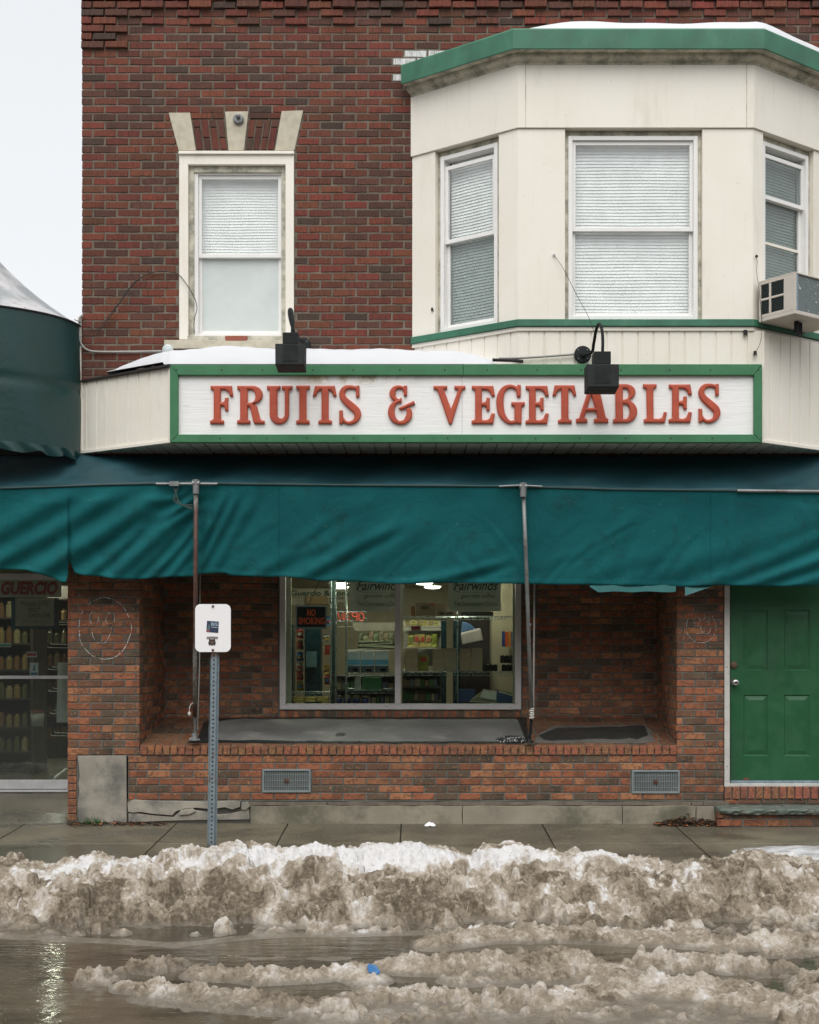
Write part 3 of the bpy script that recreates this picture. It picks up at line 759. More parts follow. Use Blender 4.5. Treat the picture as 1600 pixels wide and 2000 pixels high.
# bay end cap of cornice
# snow on the bay roof
P_ = []
for i in range(40):
    t = i/39; row = []
    for j in range(9):
        r_ = j/8; w_ = .157 - r_*.5
        q = offset_poly(w_); 
        seg = t*2.0
        if seg < 1.35: p = q[1].lerp(q[2], seg/1.35)
        else: p = q[2].lerp(q[3], min(1, (seg-1.35)/.65))
        th = .085*min(1, t*7)**.7*(1 - (1-min(1, r_/.13))**2)**.5*(1+.10*math.sin(t*11)+.04*math.sin(t*37))
        row.append((p.x, p.y, zr_ - .012 + th + r_*.03))
    P_.append(row)
g = MB(); g.grid(P_); o = g.build('snow', MT['snow'], None, smooth=True); tag(o, 'thin white snow layer lying on the flat roof of the bay', 'snow', kind='stuff')

# ---- apron siding and canopy box under the bay
aLx, aRx = XP(1012, DBY), XP(1492, DBY); zb_ = zf(863.5)
aWx = aRx + run
bLx = XP(332, DBY); bWx = XP(157)
pA = Plane((aLx, -DBY, 0), (1, 0, 0)); pAR = Plane((aRx, -DBY, 0), (run, DBY, 0))
pBL = Plane((bWx, 0, 0), (bLx-bWx, -DBY, 0)); LB = math.hypot(bLx-bWx, DBY)
def siding(mb, pl, u0, u1, z0, z1, pitch, w=0., off=0.):
    prof = [(0, 0), (pitch-.016, 0), (pitch-.012, -.009), (pitch-.005, -.009), (pitch-.0, 0)]
    us = []; x = u0 - off
    while x < u1:
        for a, b in prof[:-1]:
            if u0 <= x+a <= u1: us.append((x+a, b))
        x += pitch
    us = [(u0, 0)] + us + [(u1, 0)]
    rng = random.Random(int(u1*100))
    mb.grid([[pl.P(a, z0, w+b) for a, b in us], [pl.P(a, z1, w+b) for a, b in us]])
for ar in ((pA, 0, aRx-aLx, zb_+.02, zf(645), .1265, -.012, .03), (pAR, 0, LL, zb_+.02, zf(646), .1265, -.012, .02), (pL, 0, LL, zf(720), zf(645), .1265, -.012, .02), (pBL, 0, LB, zb_+.02, zf(716), .127, -.012, .05)):
    g = MB(); siding(g, *ar); ap = g.build('siding', MT['cream'], bld)
g = MB()   # trims
band(g, -.03, .004, zf(646), zf(638.3))
g.pb(pAR, -.006, .014, zb_+.02, zf(646), -.02, .001); g.pb(pA, aRx-aLx-.014, aRx-aLx+.004, zb_+.02, zf(646), -.02, .002)
for p, a, b in ((pBL, 0, LB), (pAR, 0, LL), (Plane((bLx, -DBY, 0), (1, 0, 0)), 0, aRx-bLx)): g.pb(p, a, b, zb_-.004, zb_+.022, -.03, .003)
g.pb(pBL, 0, .018, zb_+.023, zf(716), -.02, .004); g.pb(pBL, LB-.014, LB+.003, zb_+.023, zf(716), -.02, .004)
g.build('trim', MT['cream'], ap, bevel=.002)
# box front backing (hidden by the sign) and soffit
g = MB(); g.box((bLx, -DBY+.03, zb_+.02), (aRx-.02, -DBY+.05, zf(716))); g.build('backing', MT['interior_dark'], ap)
def plan_y(x):
    if x < bLx: return -DBY*(x-bWx)/(bLx-bWx)
    if x < aRx: return -DBY
    return -DBY*(aWx-x)/(aWx-aRx)
g = MB(); x = bWx + .02; pw = .1265
while x < aWx - .02:
    for a, b, dz in ((x, min(x+pw-.016, aWx), 0), (x+pw-.016, x+pw, .012)):
        ya, yb = plan_y(a)+.012, plan_y(b)+.012
        if min(ya, yb) > -.03: continue
        g.hexa([(a, ya, zb_+dz), (b, yb, zb_+dz), (b, -.0, zb_+dz), (a, -.0, zb_+dz)], [(a, ya, zb_+.015), (b, yb, zb_+.015), (b, 0, zb_+.015), (a, 0, zb_+.015)])
    x += pw
MT['soffit'] = plain('soffit_metal', (.60, .60, .54), .5, var=.05, dirt=(.25, .25, .2), dscale=5)
g.build('soffit', MT['soffit'], ap)
# roof of the box, rising to the wall
zr0, zr1 = zf(712.5), zf(712.5) + .10
def roof_pt(x, d): return zr0 + (zr1-zr0)*(1-d/DBY)
g = MB()
poly = [(bWx-.012, .0), (bLx-.01, -DBY-.03), (XP(1022, DBY), -DBY-.03), (XP(1022, DBY), -.0)]
def rz_(x, y): return zr0 + (0 if y < -.5 else (.0 if x < bWx+.05 else .10))
g.hexa([(x, y, rz_(x, y)-.018) for x, y in poly], [(x, y, rz_(x, y)) for x, y in poly]); rf = g.build('canopy_roof', MT['dark'], bld)
g = MB(); g.pb(pBL, -.0, LB, zf(717), zr0-.019, -.02, .008); g.build('fascia_board', MT['brown'], rf)
# snow on it
P_ = []
snow_top = [(190,737),(197,729),(215,719),(240,709),(275,698),(320,688),(360,684),(430,677),(530,681),(600,683),(750,683),(850,686),(880,686),(915,692),(940,698),(975,707)]
NI = 150
for i in range(NI):
    px = 190 + (975-190)*i/(NI-1)
    row = []
    x = XP(px, .5); yf = plan_y(x) if x < bLx else -DBY
    dfr = -yf + .012
    ztop = ZP(lerp(snow_top, px), min(.45, dfr*.75))
    zbase = roof_pt(x, dfr) + .004
    end = min(1, (i/6.))**.5*min(1, ((NI-1-i)/4.))**.5
    for j in range(14):
        r_ = j/13.; d = dfr*(1-r_) ; rr = min(1, r_/.28)
        q = (1-(1-rr)**2)**.5
        z0_ = zr0 + (0 if dfr > .6 else .03)
        zt_ = z0_ + (max(ztop - z0_, .02))*q*end + .004*math.sin(px*.043+j*.3)*q + .0015*math.sin(px*.17+1)*q
        row.append((x, -d, zt_))
    P_.append(row)
g = MB(); g.grid(P_); o = g.build('snow', MT['snow'], None, smooth=True); tag(o, 'thick smooth white snow lying on top of the sign canopy', 'snow', kind='stuff')
# ================================================================ SIGN
DS = .66
sign = thing('shop_sign', (XP(910, DS), -DS, ZP(862, DS)), 'long white board with raised red serif letters in a green frame', 'sign')
x0, x1, z0, z1 = XP(332, DS), XP(1489, DS), ZP(864, DS), ZP(712, DS)
fw = 16*S*(D-DS)/D
m = M('weathered_white_board')
gr = m.noise(7, 6, .7, (.5, 1, 9)); pz = m.n('ShaderNodeSeparateXYZ'); m.l(m.tc.outputs['Object'], pz.inputs[0])
cc = m.mix(m.ramp(gr, .35, .75, 0, .3), (.86, .86, .85), (.70, .70, .68))
crack = m.ramp(m.noise(16, 5, .75, (.35, 1, 5.), dist=.4), .655, .68); cc = m.mix(m.math('MULTIPLY', crack, .45), cc, (.22, .2, .17))
peel = m.math('MULTIPLY', m.ramp(m.noise(4, 6, .7), .40, .55), m.math('MULTIPLY', m.ramp(pz.outputs['Z'], .44, .52), m.math('MULTIPLY', m.ramp(pz.outputs['X'], -1.5, -1.2), m.ramp(pz.outputs['X'], -.2, -.75))))
cc = m.mix(peel, cc, (.50, .42, .30)); cc = m.mix(m.math('MULTIPLY', peel, crack), cc, (.08, .06, .05))
MT['board'] = m.bsdf(cc, .6, 0, gr, .35, .01)
g = MB(); xm = XP(903, DS)
g.box((x0+fw-.02, -DS+.035, z0+fw-.02), (xm-.0008, -DS+.055, z1-fw+.02)); g.box((xm+.0008, -DS+.035, z0+fw-.02), (x1-fw+.02, -DS+.055, z1-fw+.02))
g.build('board', MT['board'], sign, bevel=.002)
fr = MB(); Y0, Y1 = -DS-.0, -DS+.06
ft = 1.30*fw
def trap(mb, pts): mb.hexa([(x, Y0, z) for x, z in pts], [(x, Y1, z) for x, z in pts])
g = MB(); e = .0012
trap(g, [(x0, z0), (x0+fw-e, z0+fw), (x0+fw-e, z1-ft), (x0, z1)][::1]); trap(g, [(x1, z0), (x1, z1), (x1-fw+e, z1-ft), (x1-fw+e, z0+fw)])
trap(g, [(x0+e, z0), (x1-e, z0), (x1-fw, z0+fw-e), (x0+fw, z0+fw-e)])
xt = XP(905, DS)
trap(g, [(x0+e, z1), (x0+fw, z1-ft+e), (xt-.001, z1-ft+e), (xt-.001, z1)]); trap(g, [(xt+.001, z1+.004), (xt+.001, z1-ft+e), (x1-fw, z1-ft+e), (x1-e, z1+.004)])
g.build('frame', MT['green_dark'], sign, bevel=.004, fix=True)
rng = random.Random(3)
for i in range(14):
    for z in (z0+fw*.5, z1-ft*.5): c = Vector((x0+.05+i*.362+rng.uniform(-.03, .03), Y0, z)); g = MB(); g.lathe(c, [(.006, -.001), (.006, .002), (0, .003)], 8, 'y'); g.build('screw', MT['dark'], sign)

# ---- raised letters, traced as outlines (x right, y down, photo pixels)
def arc(cx, cy, rx, ry, a0, a1, n=12):
    return [(cx + rx*math.cos(R(a0+(a1-a0)*i/n)), cy + ry*math.sin(R(a0+(a1-a0)*i/n))) for i in range(n+1)]
def stroke(spine, n=7):
    P = ctr([Vector((x, y, h)) for x, y, h in spine], n); L, Rr = [], []
    for i, p in enumerate(P):
        t = (P[min(i+1, len(P)-1)] - P[max(i-1, 0)]); t = Vector((t.x, t.y)).normalized(); nn = Vector((-t.y, t.x))
        L.append((p.x + nn.x*p.z, p.y + nn.y*p.z)); Rr.append((p.x - nn.x*p.z, p.y - nn.y*p.z))
    return L + Rr[::-1]
_F = [(62,122),(262,122),(276,215),(250,219),(240,188),(218,163),(195,155),(155,153),(155,284),(184,280),(200,264),(203,238),(228,238),(228,357),(203,357),(200,330),(186,313),(155,310),(155,438),(165,455),(187,461),(187,487),(57,487),(57,461),(78,455),(92,438),(92,168),(82,156),(62,149)]
_E = [(912,122),(1115,122),(1130,215),(1104,219),(1092,188),(1070,163),(1048,155),(1003,153),(1003,284),(1036,280),(1052,264),(1055,238),(1080,238),(1080,357),(1055,357),(1052,330),(1038,313),(1003,310),(1003,440),(1008,455),(1050,457),(1082,440),(1104,390),(1130,392),(1115,487),(910,487),(910,462),(930,455),(944,440),(944,168),(934,156),(912,149)]
_R = [(322,122),(465,122)] + arc(470,206,94,84,-85,85,14) + [(508,320),(541,440),(552,458),(583,463),(583,487),(487,487),(478,465),(450,340),(438,320),(418,314),(418,438),(425,456),(443,461),(443,487),(320,487),(320,461),(340,455),(350,440),(350,168),(340,156),(322,149)]
_Rh = [(418,152),(455,153)] + arc(455,220,45,66,-80,80,10) + [(418,288)]
_U = [(612,122),(736,122),(736,147),(715,155),(707,168),(707,390)] + arc(746,395,39,46,170,10,8) + [(785,390),(785,168),(777,156),(757,149),(757,122),(853,122),(853,149),(832,156),(822,170),(820,400)] + arc(729,400,91,91,8,172,16) + [(637,395),(637,168),(630,156),(612,149)]
_I = [(897,120),(1025,120),(1025,147),(1002,154),(992,168),(992,440),(1002,456),(1022,461),(1022,488),(897,488),(897,461),(918,455),(928,440),(928,168),(918,154),(897,147)]
_T = [(1080,122),(1268,122),(1285,214),(1262,219),(1250,185),(1230,161),(1208,154),(1208,438),(1218,455),(1240,461),(1240,487),(1114,487),(1114,461),(1135,455),(1145,438),(1145,154),(1120,161),(1098,185),(1086,220),(1060,217)]
_V = [(538,122),(665,122),(665,147),(641,153),(635,163),(706,352),(775,168),(770,154),(742,148),(742,122),(842,122),(842,148),(820,154),(808,168),(712,486),(700,492),(686,486),(578,168),(565,154),(538,148)]
_S = [stroke([(1498,165,13),(1478,142,13),(1425,130,14),(1368,145,21),(1342,195,25),(1362,250,28),(1420,305,32),(1480,360,33),(1494,410,30),(1466,462,19),(1410,482,13),(1366,466,12),(1340,430,12)]), [(1485,120),(1508,120),(1510,226),(1483,230),(1480,180)], [(1318,362),(1345,362),(1350,440),(1345,488),(1318,488)]]
_G = [stroke([(1362,170,13),(1330,136,13),(1278,124,14),(1222,150,22),(1188,220,30),(1184,305,32),(1200,390,29),(1242,452,20),(1290,476,14),(1345,462,16),(1362,430,16)]), [(1355,113),(1383,113),(1383,222),(1352,226),(1346,185)], [(1297,281),(1422,281),(1422,308),(1400,314),(1392,328),(1390,487),(1358,487),(1340,470),(1327,440),(1327,328),(1318,314),(1297,308)]]
_A_ = [stroke([(256,172,12),(236,142,12),(196,130,13),(152,148,20),(134,192,27),(144,232,20),(178,258,13),(216,262,10)]), [(248,120),(273,120),(275,212),(248,216),(246,170)], stroke([(214,264,10),(170,278,14),(132,322,24),(123,385,30),(146,446,24),(196,478,15),(252,470,19),(290,428,27),(300,380,24),(286,340,16)]), [(198,336),(340,270),(352,296),(215,354)], [(212,240),(221,240),(221,284),(212,280)]]
_A = [[(480,92),(528,92),(548,130),(598,352),(606,368),(621,374),(621,402),(508,402),(508,375),(526,371),(536,362),(526,308),(438,308),(424,358),(430,370),(447,375),(447,402),(360,402),(360,375),(378,370),(388,358),(466,120)], [(484,162),(516,284),(446,284)]]
_B = [[(665,90),(760,89)] + arc(765,152,80,63,-85,62,12) + [(800,222)] + arc(768,312,91,90,-58,88,12) + [(665,403),(665,378),(678,371),(686,358),(684,132),(678,120),(665,114)], [(740,118),(765,119)] + arc(765,166,30,47,-85,85,8) + [(740,216)], [(741,246),(766,247)] + arc(766,310,36,64,-85,85,8) + [(743,376)]]
_L = [(912,89),(1018,89),(1018,114),(1000,120),(991,132),(993,372),(1040,374),(1070,362),(1083,318),(1102,319),(1086,402),(918,402),(918,378),(935,371),(943,358),(939,132),(930,120),(912,113)]
def tr(p, ox, oy, s): return [(ox + x/s, oy + y/s) for x, y in p]
c1 = lambda p, dx=0, dy=0: tr(p, 400+dx, 730+dy, 5); c2 = lambda p, dx=0, dy=0: tr(p, 740+dx, 730+dy, 5); c3 = lambda p: tr(p, 1040, 730, 4.2105)
LET = [('F', [[c1(_F)]]), ('R', [[c1(_R), c1(_Rh)]]), ('U', [[c1(_U)]]), ('I', [[c1(_I)]]), ('T', [[c1(_T)]]), ('S', [[c1(p)] for p in _S]), ('and', [[c2(p)] for p in _A_]), ('V', [[c2(_V)]]), ('E', [[c2(_E)]]), ('G', [[c2(p)] for p in _G]), ('E', [[c2(_E, 105.2, 0)]]), ('T', [[c1(_T, 467.9, -1)]]), ('A', [[c3(_A[0]), c3(_A[1])]]), ('B', [[c3(q) for q in _B]]), ('L', [[c3(_L)]]), ('E', [[c2(_E, 384.6, -2.6)]]), ('S', [[c1(p, 701.3, -3.2)] for p in _S])]
m = M('red_moulded_letter')
at = m.n('ShaderNodeNewGeometry')
cc = m.mix(m.ramp(m.noise(9, 5, .7), .3, .7), (.47, .080, .034), (.38, .058, .028)); cc = m.mix(m.ramp(m.noise(20, 6, .7), .58, .72, 0, .7), cc, (.17, .10, .07))
MT['letter'] = m.bsdf(cc, .5, 0, m.noise(40, 4), .2, .004)
def extrude_outline(polys, d, ext, bev):
    cu = bpy.data.curves.new('tmp', 'CURVE'); cu.dimensions = '2D'; cu.fill_mode = 'BOTH'; cu.extrude = ext; cu.bevel_depth = bev; cu.bevel_resolution = 3
    cu.offset = -bev*.75
    for p in polys:
        sp = cu.splines.new('POLY'); sp.points.add(len(p)-1); sp.use_cyclic_u = True
        for q, (x, y) in zip(sp.points, p): q.co = (XP(x, d), ZP(y, d), 0, 1)
    ob = bpy.data.objects.new('tmp', cu); sc.collection.objects.link(ob); dg = bpy.context.evaluated_depsgraph_get(); dg.update()
    me = ob.evaluated_get(dg).to_mesh()
    V = [tuple(v.co) for v in me.vertices]; Fc = [tuple(f.vertices) for f in me.polygons]
    ob.evaluated_get(dg).to_mesh_clear(); bpy.data.objects.remove(ob); bpy.data.curves.remove(cu)
    return V, Fc
DL = DS - .028
for nm, groups in LET:
    g = MB()
    for k, polys in enumerate(groups):
        V, Fc = extrude_outline(polys, DL, .006, .011); n = len(g.v)
        g.v += [(x, -DL - .002 - z*1.0 - k*.0008, y) for x, y, z in V]; g.f += [tuple(n+i for i in f) for f in Fc]
    o = g.build('letter', MT['letter'], sign, smooth=False, fix=True)

# ---- flood lamps on goosenecks
def head(lp, cx, yt, ym, yb, hw, bw_, d, sc_):
    g = MB(); k = S*(D-d)/D; X = XP(cx, d)
    g.box((X-hw*k, -d-.0, ZP(ym, d)), (X+hw*k, -d+.13, ZP(yt, d)))
    g.box((X-.004, -d-.006, ZP(ym, d)-.02), (X+.004, -d, ZP(ym, d)-.0))
    hs_ = g.build('housing', MT['black'], lp, bevel=.012)
    g = MB(); z0, z1 = ZP(yb, d), ZP(ym+1, d); X0_, X1_ = X-bw_*k, X+bw_*k
    g.hexa([(X0_+.004, -d-.045, z0), (X1_-.004, -d-.045, z0), (X1_-.004, -d+.16, z0-.02), (X0_+.004, -d+.16, z0-.02)], [(X0_, -d-.02, z1), (X1_, -d-.02, z1), (X1_, -d+.14, z1), (X0_, -d+.14, z1)])
    g.build('lamp_hood', MT['black'], lp, bevel=.006)
    g = MB(); n = 15; a, b = X-hw*k, X+hw*k
    for i in range(n):
        x = a + (b-a)*(i+.5)/n
        g.hexa([(x-.003, -d-.0445, z0+.03), (x+.003, -d-.0445, z0+.03), (x+.003, -d-.03, z0+.03), (x-.003, -d-.03, z0+.03)], [(x-.003, -d-.026, z1-.01), (x+.003, -d-.026, z1-.01), (x+.003, -d-.01, z1-.01), (x-.003, -d-.01, z1-.01)])
    g.build('cooling_fin', MT['black'], lp)
for i, (lab, pth, plate, hd) in enumerate([
    ('black floodlight on a gooseneck in front of the snow on the canopy', [(592,676,.06),(590,668,.2),(577,655,.45),(568,628,.7),(565,609,.9),(567.5,604,.96),(570.5,610,1.0),(571.5,630,1.02),(571,652,1.02)], (592,676,.02), (567,649,671,715,15,29)),
    ('black floodlight on a gooseneck hanging before the last letters of the sign', [(1140,693,.66),(1156,688,.74),(1160,670,.82),(1164,647,.92),(1168,635,1.0),(1172,634,1.04),(1176,645,1.07),(1177.5,665,1.08),(1177,690,1.08)], (1138,693,DBY+.001), (1177,686,711,758,16.5,31.5))]):
    lp = thing('sign_lamp', W(*plate), lab, 'lamp', 'floodlights above the sign')
    g = MB(); c = W(*plate); g.lathe(c, [(.07, 0), (.07, .018), (.06, .024), (.022, .026), (.022, .05), (0, .052)], 24, 'y')
    g.build('base_plate', MT['black'], lp, smooth=False)
    for k in range(4): a = .8 + k*1.57; g = MB(); g.lathe(c + Vector((.05*math.cos(a), -.022, .05*math.sin(a))), [(.005, 0), (.004, .004), (0, .005)], 8, 'y'); g.build('bolt', MT['galv'], lp)
    g = MB(); g.tube(ctr([W(*p) for p in pth], 6), .0125, 10); g.build('gooseneck', MT['black'], lp, smooth=True)
    head(lp, *hd, 1.06 if i == 0 else 1.10, 1)
# cables, conduits and small fixings
def cable(name, pts, r, mt, lab, cat='cable', n=6):
    g = MB(); g.tube(ctr([W(*p) for p in pts], n), r, 6); o = g.build(name, mt, None, smooth=True); return tag(o, lab, cat)
cable('conduit', [(975,700,DBY+.02),(1020,699,DBY+.02),(1060,696.5,DBY+.02),(1122,692,DBY+.02)], .0095, MT['conduit'], 'thin grey conduit running along the cream siding to the floodlight plate', 'conduit')
cable('drain_pipe', [(962,703,DBY+.03),(1000,704,DBY+.03),(1022,706,DBY+.03)], .014, MT['dark'], 'short dark pipe lying on the end of the canopy snow', 'pipe')
cable('conduit', [(162,616,.02),(157,619,.03),(155,630,.03),(155.5,655,.03),(159,672,.03),(170,683,.03),(190,687,.02),(250,687,.02),(318,686,.02)], .010, MT['conduit'], 'grey conduit bending round the brick corner towards the canopy', 'conduit')
cable('wire', [(145,624,.06),(168,634,.03),(186,645,.02),(200,640,.03),(225,605,.04),(255,562,.04),(280,540,.03),(305,531,.02),(325,530,.02),(348,536,.03),(365,556,.04),(380,582,.05),(385,602,.05),(381,618,.04),(379,634,.03),(380,651,.02)], .0036, MT['cable'], 'black wire looping over the bricks to the corner of the window', 'wire')
cable('wire', [(186,646,.02),(198,636,.03),(228,598,.04),(262,552,.04),(300,530,.02)], .0032, MT['cable'], 'second thin black wire rising over the bricks left of the window', 'wire')
cable('wire', [(1082,498,DBY+.02),(1100,524,DBY+.05),(1125,573,.75),(1150,620,.85),(1160,648,.88)], .0022, MT['cable'], 'thin wire from the ring on the bay post to the gooseneck', 'wire')
cable('wire', [(1477,503,DBY+.03),(1479,512,DBY+.02),(1478,530,DBY+.03),(1482,560,DBY+.04),(1487,610,DBY+.05),(1488,650,DBY+.05),(1484,672,DBY+.03),(1476,688,DBY+.02),(1473,696,DBY+.03)], .0022, MT['cable'], 'thin wire hanging from the hook at the right bay post', 'wire')
for x, y, lab in ((1082,497,'small white screw eye on the cream post left of the big bay window'), (1477.5,501,'small rusty screw eye on the cream post beside the air conditioner')):
    g = MB(); c = W(x, y, DBY+.006); g.lathe(c, [(.009, 0), (.013, .003), (.013, .008), (.006, .01), (.006, .003)], 12, 'y'); tag(g.build('screw_eye', MT['white'] if x < 1200 else MT['rust']), lab, 'hook')
for x, y, s_, lab in ((1456,649,1,'black clip fixed below the right end of the green band'), (1475,689,.8,'black cable clip low on the cream siding at the right'), (844,604,.6,'small dark clip on the left edge of the bay')):
    g = MB(); d = DBY + .012 if x > 900 else .13; c = W(x, y, d); g.box((c.x-.014*s_, c.y-.012, c.z-.02*s_), (c.x+.014*s_, c.y+.012, c.z+.018*s_)); g.tube([c, c+Vector((.012, -.005, -.035*s_))], .004, 6)
    tag(g.build('cable_clip', MT['dark'], None, bevel=.003), lab, 'clip')
g = MB(); c = W(329, 684, .10); g.lathe(c, [(.038, 0), (.046, .012), (.046, .03), (.03, .04), (0, .045)], 20, 'y'); g.box((c.x-.05, c.y-.01, c.z-.05), (c.x-.035, c.y+.02, c.z-.01))
tag(g.build('meter_socket', plain('clear_dome', (.5, .55, .55), .2)), 'small round glass dome behind the left end of the canopy snow', 'fixture')
g = MB(); g.box((XP(152.5), -.02, ZP(745)), (XP(159.5), .06, ZP(618))); g.build('corner_trim', MT['cream'], bld, bevel=.004)

# ---- air conditioner in the right bay window
acp = Plane(pR.P(pR.u(1508), 0, 0), (1, 0, 0))
oc = pR.P((ruA+ruB)/2, 0, 0)
zA, zB = None, None
K = S
def acw(px, py, d): return W(px, py, d)
dF = .93
# corners: P0 near (1543) front-left, back-left at the window, right far
p0 = W(1553, 0, dF); UA = pR.U.copy(); NA = pR.N.copy()
wid, dep_ = .62, .355
z_t, z_b = ZP(530, dF), ZP(612, dF)
acl = (p0 - NA*dep_)
A = [Vector((p0.x, p0.y, 0)), Vector((p0.x, p0.y, 0)) + UA*wid, Vector((p0.x, p0.y, 0)) + UA*wid - NA*dep_, Vector((p0.x, p0.y, 0)) - NA*dep_]
ac = thing('air_conditioner', (A[0].x, A[0].y, z_b), 'beige window air conditioner with side louvres sticking out of the right bay window', 'air conditioner')
MT['acb'] = plain('beige_enamel', (.55, .50, .44), .5, var=.06, dirt=(.2, .12, .07), da=(.66, .8), dscale=14)
g = MB()
def acbox(mb, a0, a1, b0, b1, z0, z1):   # a along the window, b from outer face inward
    q = lambda a, b: Vector((p0.x, p0.y, 0)) + UA*a - NA*b
    mb.hexa([(*q(a, b)[:2], z0) for a, b in ((a0, b0), (a1, b0), (a1, b1), (a0, b1))], [(*q(a, b)[:2], z1) for a, b in ((a0, b0), (a1, b0), (a1, b1), (a0, b1))])
acbox(g, 0, wid, 0, dep_, z_t-.012, z_t); acbox(g, 0, wid, 0, dep_, z_b, z_b+.03)
acbox(g, 0, .02, 0, .11, z_b+.03, z_t-.012); acbox(g, wid-.02, wid, 0, dep_, z_b+.03, z_t-.012)
zz = z_t-.012-.022
acbox(g, 0, .02, .11, dep_, zz, z_t-.012); acbox(g, 0, .02, .11, dep_, z_b+.03, z_b+.055)
acbox(g, 0, .02, .235, .255, z_b+.055, zz); acbox(g, 0, .02, dep_-.02, dep_, z_b+.055, zz)
zm_ = (z_b+.055+zz)/2; acbox(g, .001, .019, .11, .235, zm_-.009, zm_+.009); acbox(g, .001, .019, .255, dep_-.02, zm_-.009, zm_+.009)
g.build('case', MT['acb'], ac, bevel=.003)
g = MB(); z = z_b+.06
while z < zz-.004: acbox(g, .004, .012, .112, dep_-.021, z, z+.004); z += .0125
g.build('louvre', MT['interior_dark'], ac)
g = MB(); acbox(g, .03, .035, .05, dep_-.01, z_b+.04, z_t-.02); acbox(g, .04, wid-.03, .045, .05, z_b+.035, z_t-.02); g.build('inner_case', MT['dark'], ac)
m = M('condenser_fins'); br = m.n('ShaderNodeTexBrick'); br.inputs['Scale'].default_value = 1; br.inputs['Color1'].default_value = (.16, .185, .185, 1); br.inputs['Color2'].default_value = (.125, .15, .15, 1); br.inputs['Mortar'].default_value = (.09, .12, .12, 1)
br.inputs['Brick Width'].default_value = .02; br.inputs['Row Height'].default_value = .022; br.inputs['Mortar Size'].default_value = .0015
sx_ = m.n('ShaderNodeSeparateXYZ'); cb = m.n('ShaderNodeCombineXYZ'); m.l(m.tc.outputs['Object'], sx_.inputs[0]); m.l(m.math('ADD', sx_.outputs['X'], m.math('MULTIPLY', sx_.outputs['Y'], .2)), cb.inputs[0]); m.l(sx_.outputs['Z'], cb.inputs[1]); m.l(cb.outputs[0], br.inputs[0])
c_m = m.mix(m.ramp(m.noise(30, 2), .69, .73), br.outputs[0], (.6, .62, .6))
g = MB(); acbox(g, .022, wid-.025, .014, .02, z_b+.032, z_t-.014); g.build('condenser', m.bsdf(c_m, .5, .2), ac)
g = MB(); acbox(g, .02, .045, .004, .013, z_b+.032, z_t-.014); g.build('side_rail', MT['galv'], ac)
g = MB(); acbox(g, .20, .235, .14, .165, z_b-.10, z_b-.002); acbox(g, .26, .30, .16, .19, z_b-.10, z_b-.002); g.build('support_bracket', MT['black'], ac)

# ================================================================ NEIGHBOUR'S DRUM CANOPY
nb = thing('neighbouring_shop', (XP(-100), 0, 0), 'low dark shop at the left edge with a glazed door behind the brick pier', 'building')
xC = XP(-160); aE = XP(157) - xC; bE = .92
MT['vinyl'] = M('dark_green_vinyl')
m = MT['vinyl']; cc = m.mix(m.ramp(m.noise(1.6, 5, .6, (1, 1, .6)), .3, .7), (.004, .050, .056), (.010, .040, .034)); cc = m.mix(m.math('MULTIPLY', m.ramp(m.noise(120, 2), .70, .76), .5), cc, (.12, .17, .15))
MT['vinyl'] = m.bsdf(cc, .38, 0, m.noise(7, 4), .25, .02)
drum = thing('drum_awning', (xC, 0, ZP(890)), 'round dark green vinyl awning with a snow-dusted conical top and scalloped hem', 'awning')
def ell(t, k=1.): return (xC + aE*k*math.cos(t), -bE*k*math.sin(t))
NT = 96
rows = []
zT, zBt = ZP(639), ZP(887)
for i in range(30):
    v = i/29; row = []
    for j in range(NT+1):
        t = math.pi*j/NT; k = 1 + .035*math.sin(math.pi*v)*0 - .01*abs(math.sin(v*math.pi*2))*0 + .008*math.sin(t*9+v*2)*math.sin(v*3.1)
        seam = .012*math.exp(-((v-.52)/.03)**2); k -= seam
        x, y = ell(t, k); row.append((x, y, zT + (zBt-zT)*v))
    rows.append(row)
g = MB(); g.grid(rows); g.build('skirt', MT['vinyl'], drum, smooth=True)
rows = []
for i in range(7):
    v = i/6; row = []
    for j in range(NT*3+1):
        t = math.pi*j/(NT*3); s_ = .055 + .03*abs(math.sin(t*11)); x, y = ell(t, 1.004 + .014*math.sin(t*33+v*2)*v)
        row.append((x, y, zBt + .012 - v*s_ ))
    rows.append(row)
g = MB(); g.grid(rows); g.build('scalloped_hem', MT['vinyl'], drum, smooth=True)
rows = []
for i in range(12):
    v = i/11; row = []
    for j in range(NT+1):
        t = math.pi*j/NT; k = 1.005 - v*.62 ; x, y = ell(t, k); sag = .07*math.sin(math.pi*v)
        row.append((x, y*1.0, zT + v*.74 - sag + .012*math.sin(t*14)*math.sin(math.pi*v)))
    rows.append(row)
m = M('wet_canopy_top'); cc = m.mix(m.ramp(m.noise(2.2, 6, .6), .35, .55), (.55, .54, .55), (.28, .30, .31)); cc = m.mix(m.ramp(m.noise(14, 5, .7), .56, .68, 0, .6), cc, (.10, .075, .06))
g = MB(); g.grid(rows); g.build('canopy_top', m.bsdf(cc, .35, 0, m.noise(6, 4), .2, .02), drum, smooth=True)
g = MB(); g.tube([(*ell(math.pi*j/NT, 1.005), zT+.002) for j in range(NT+1)], .008, 6); g.build('rim', MT['dark'], drum)

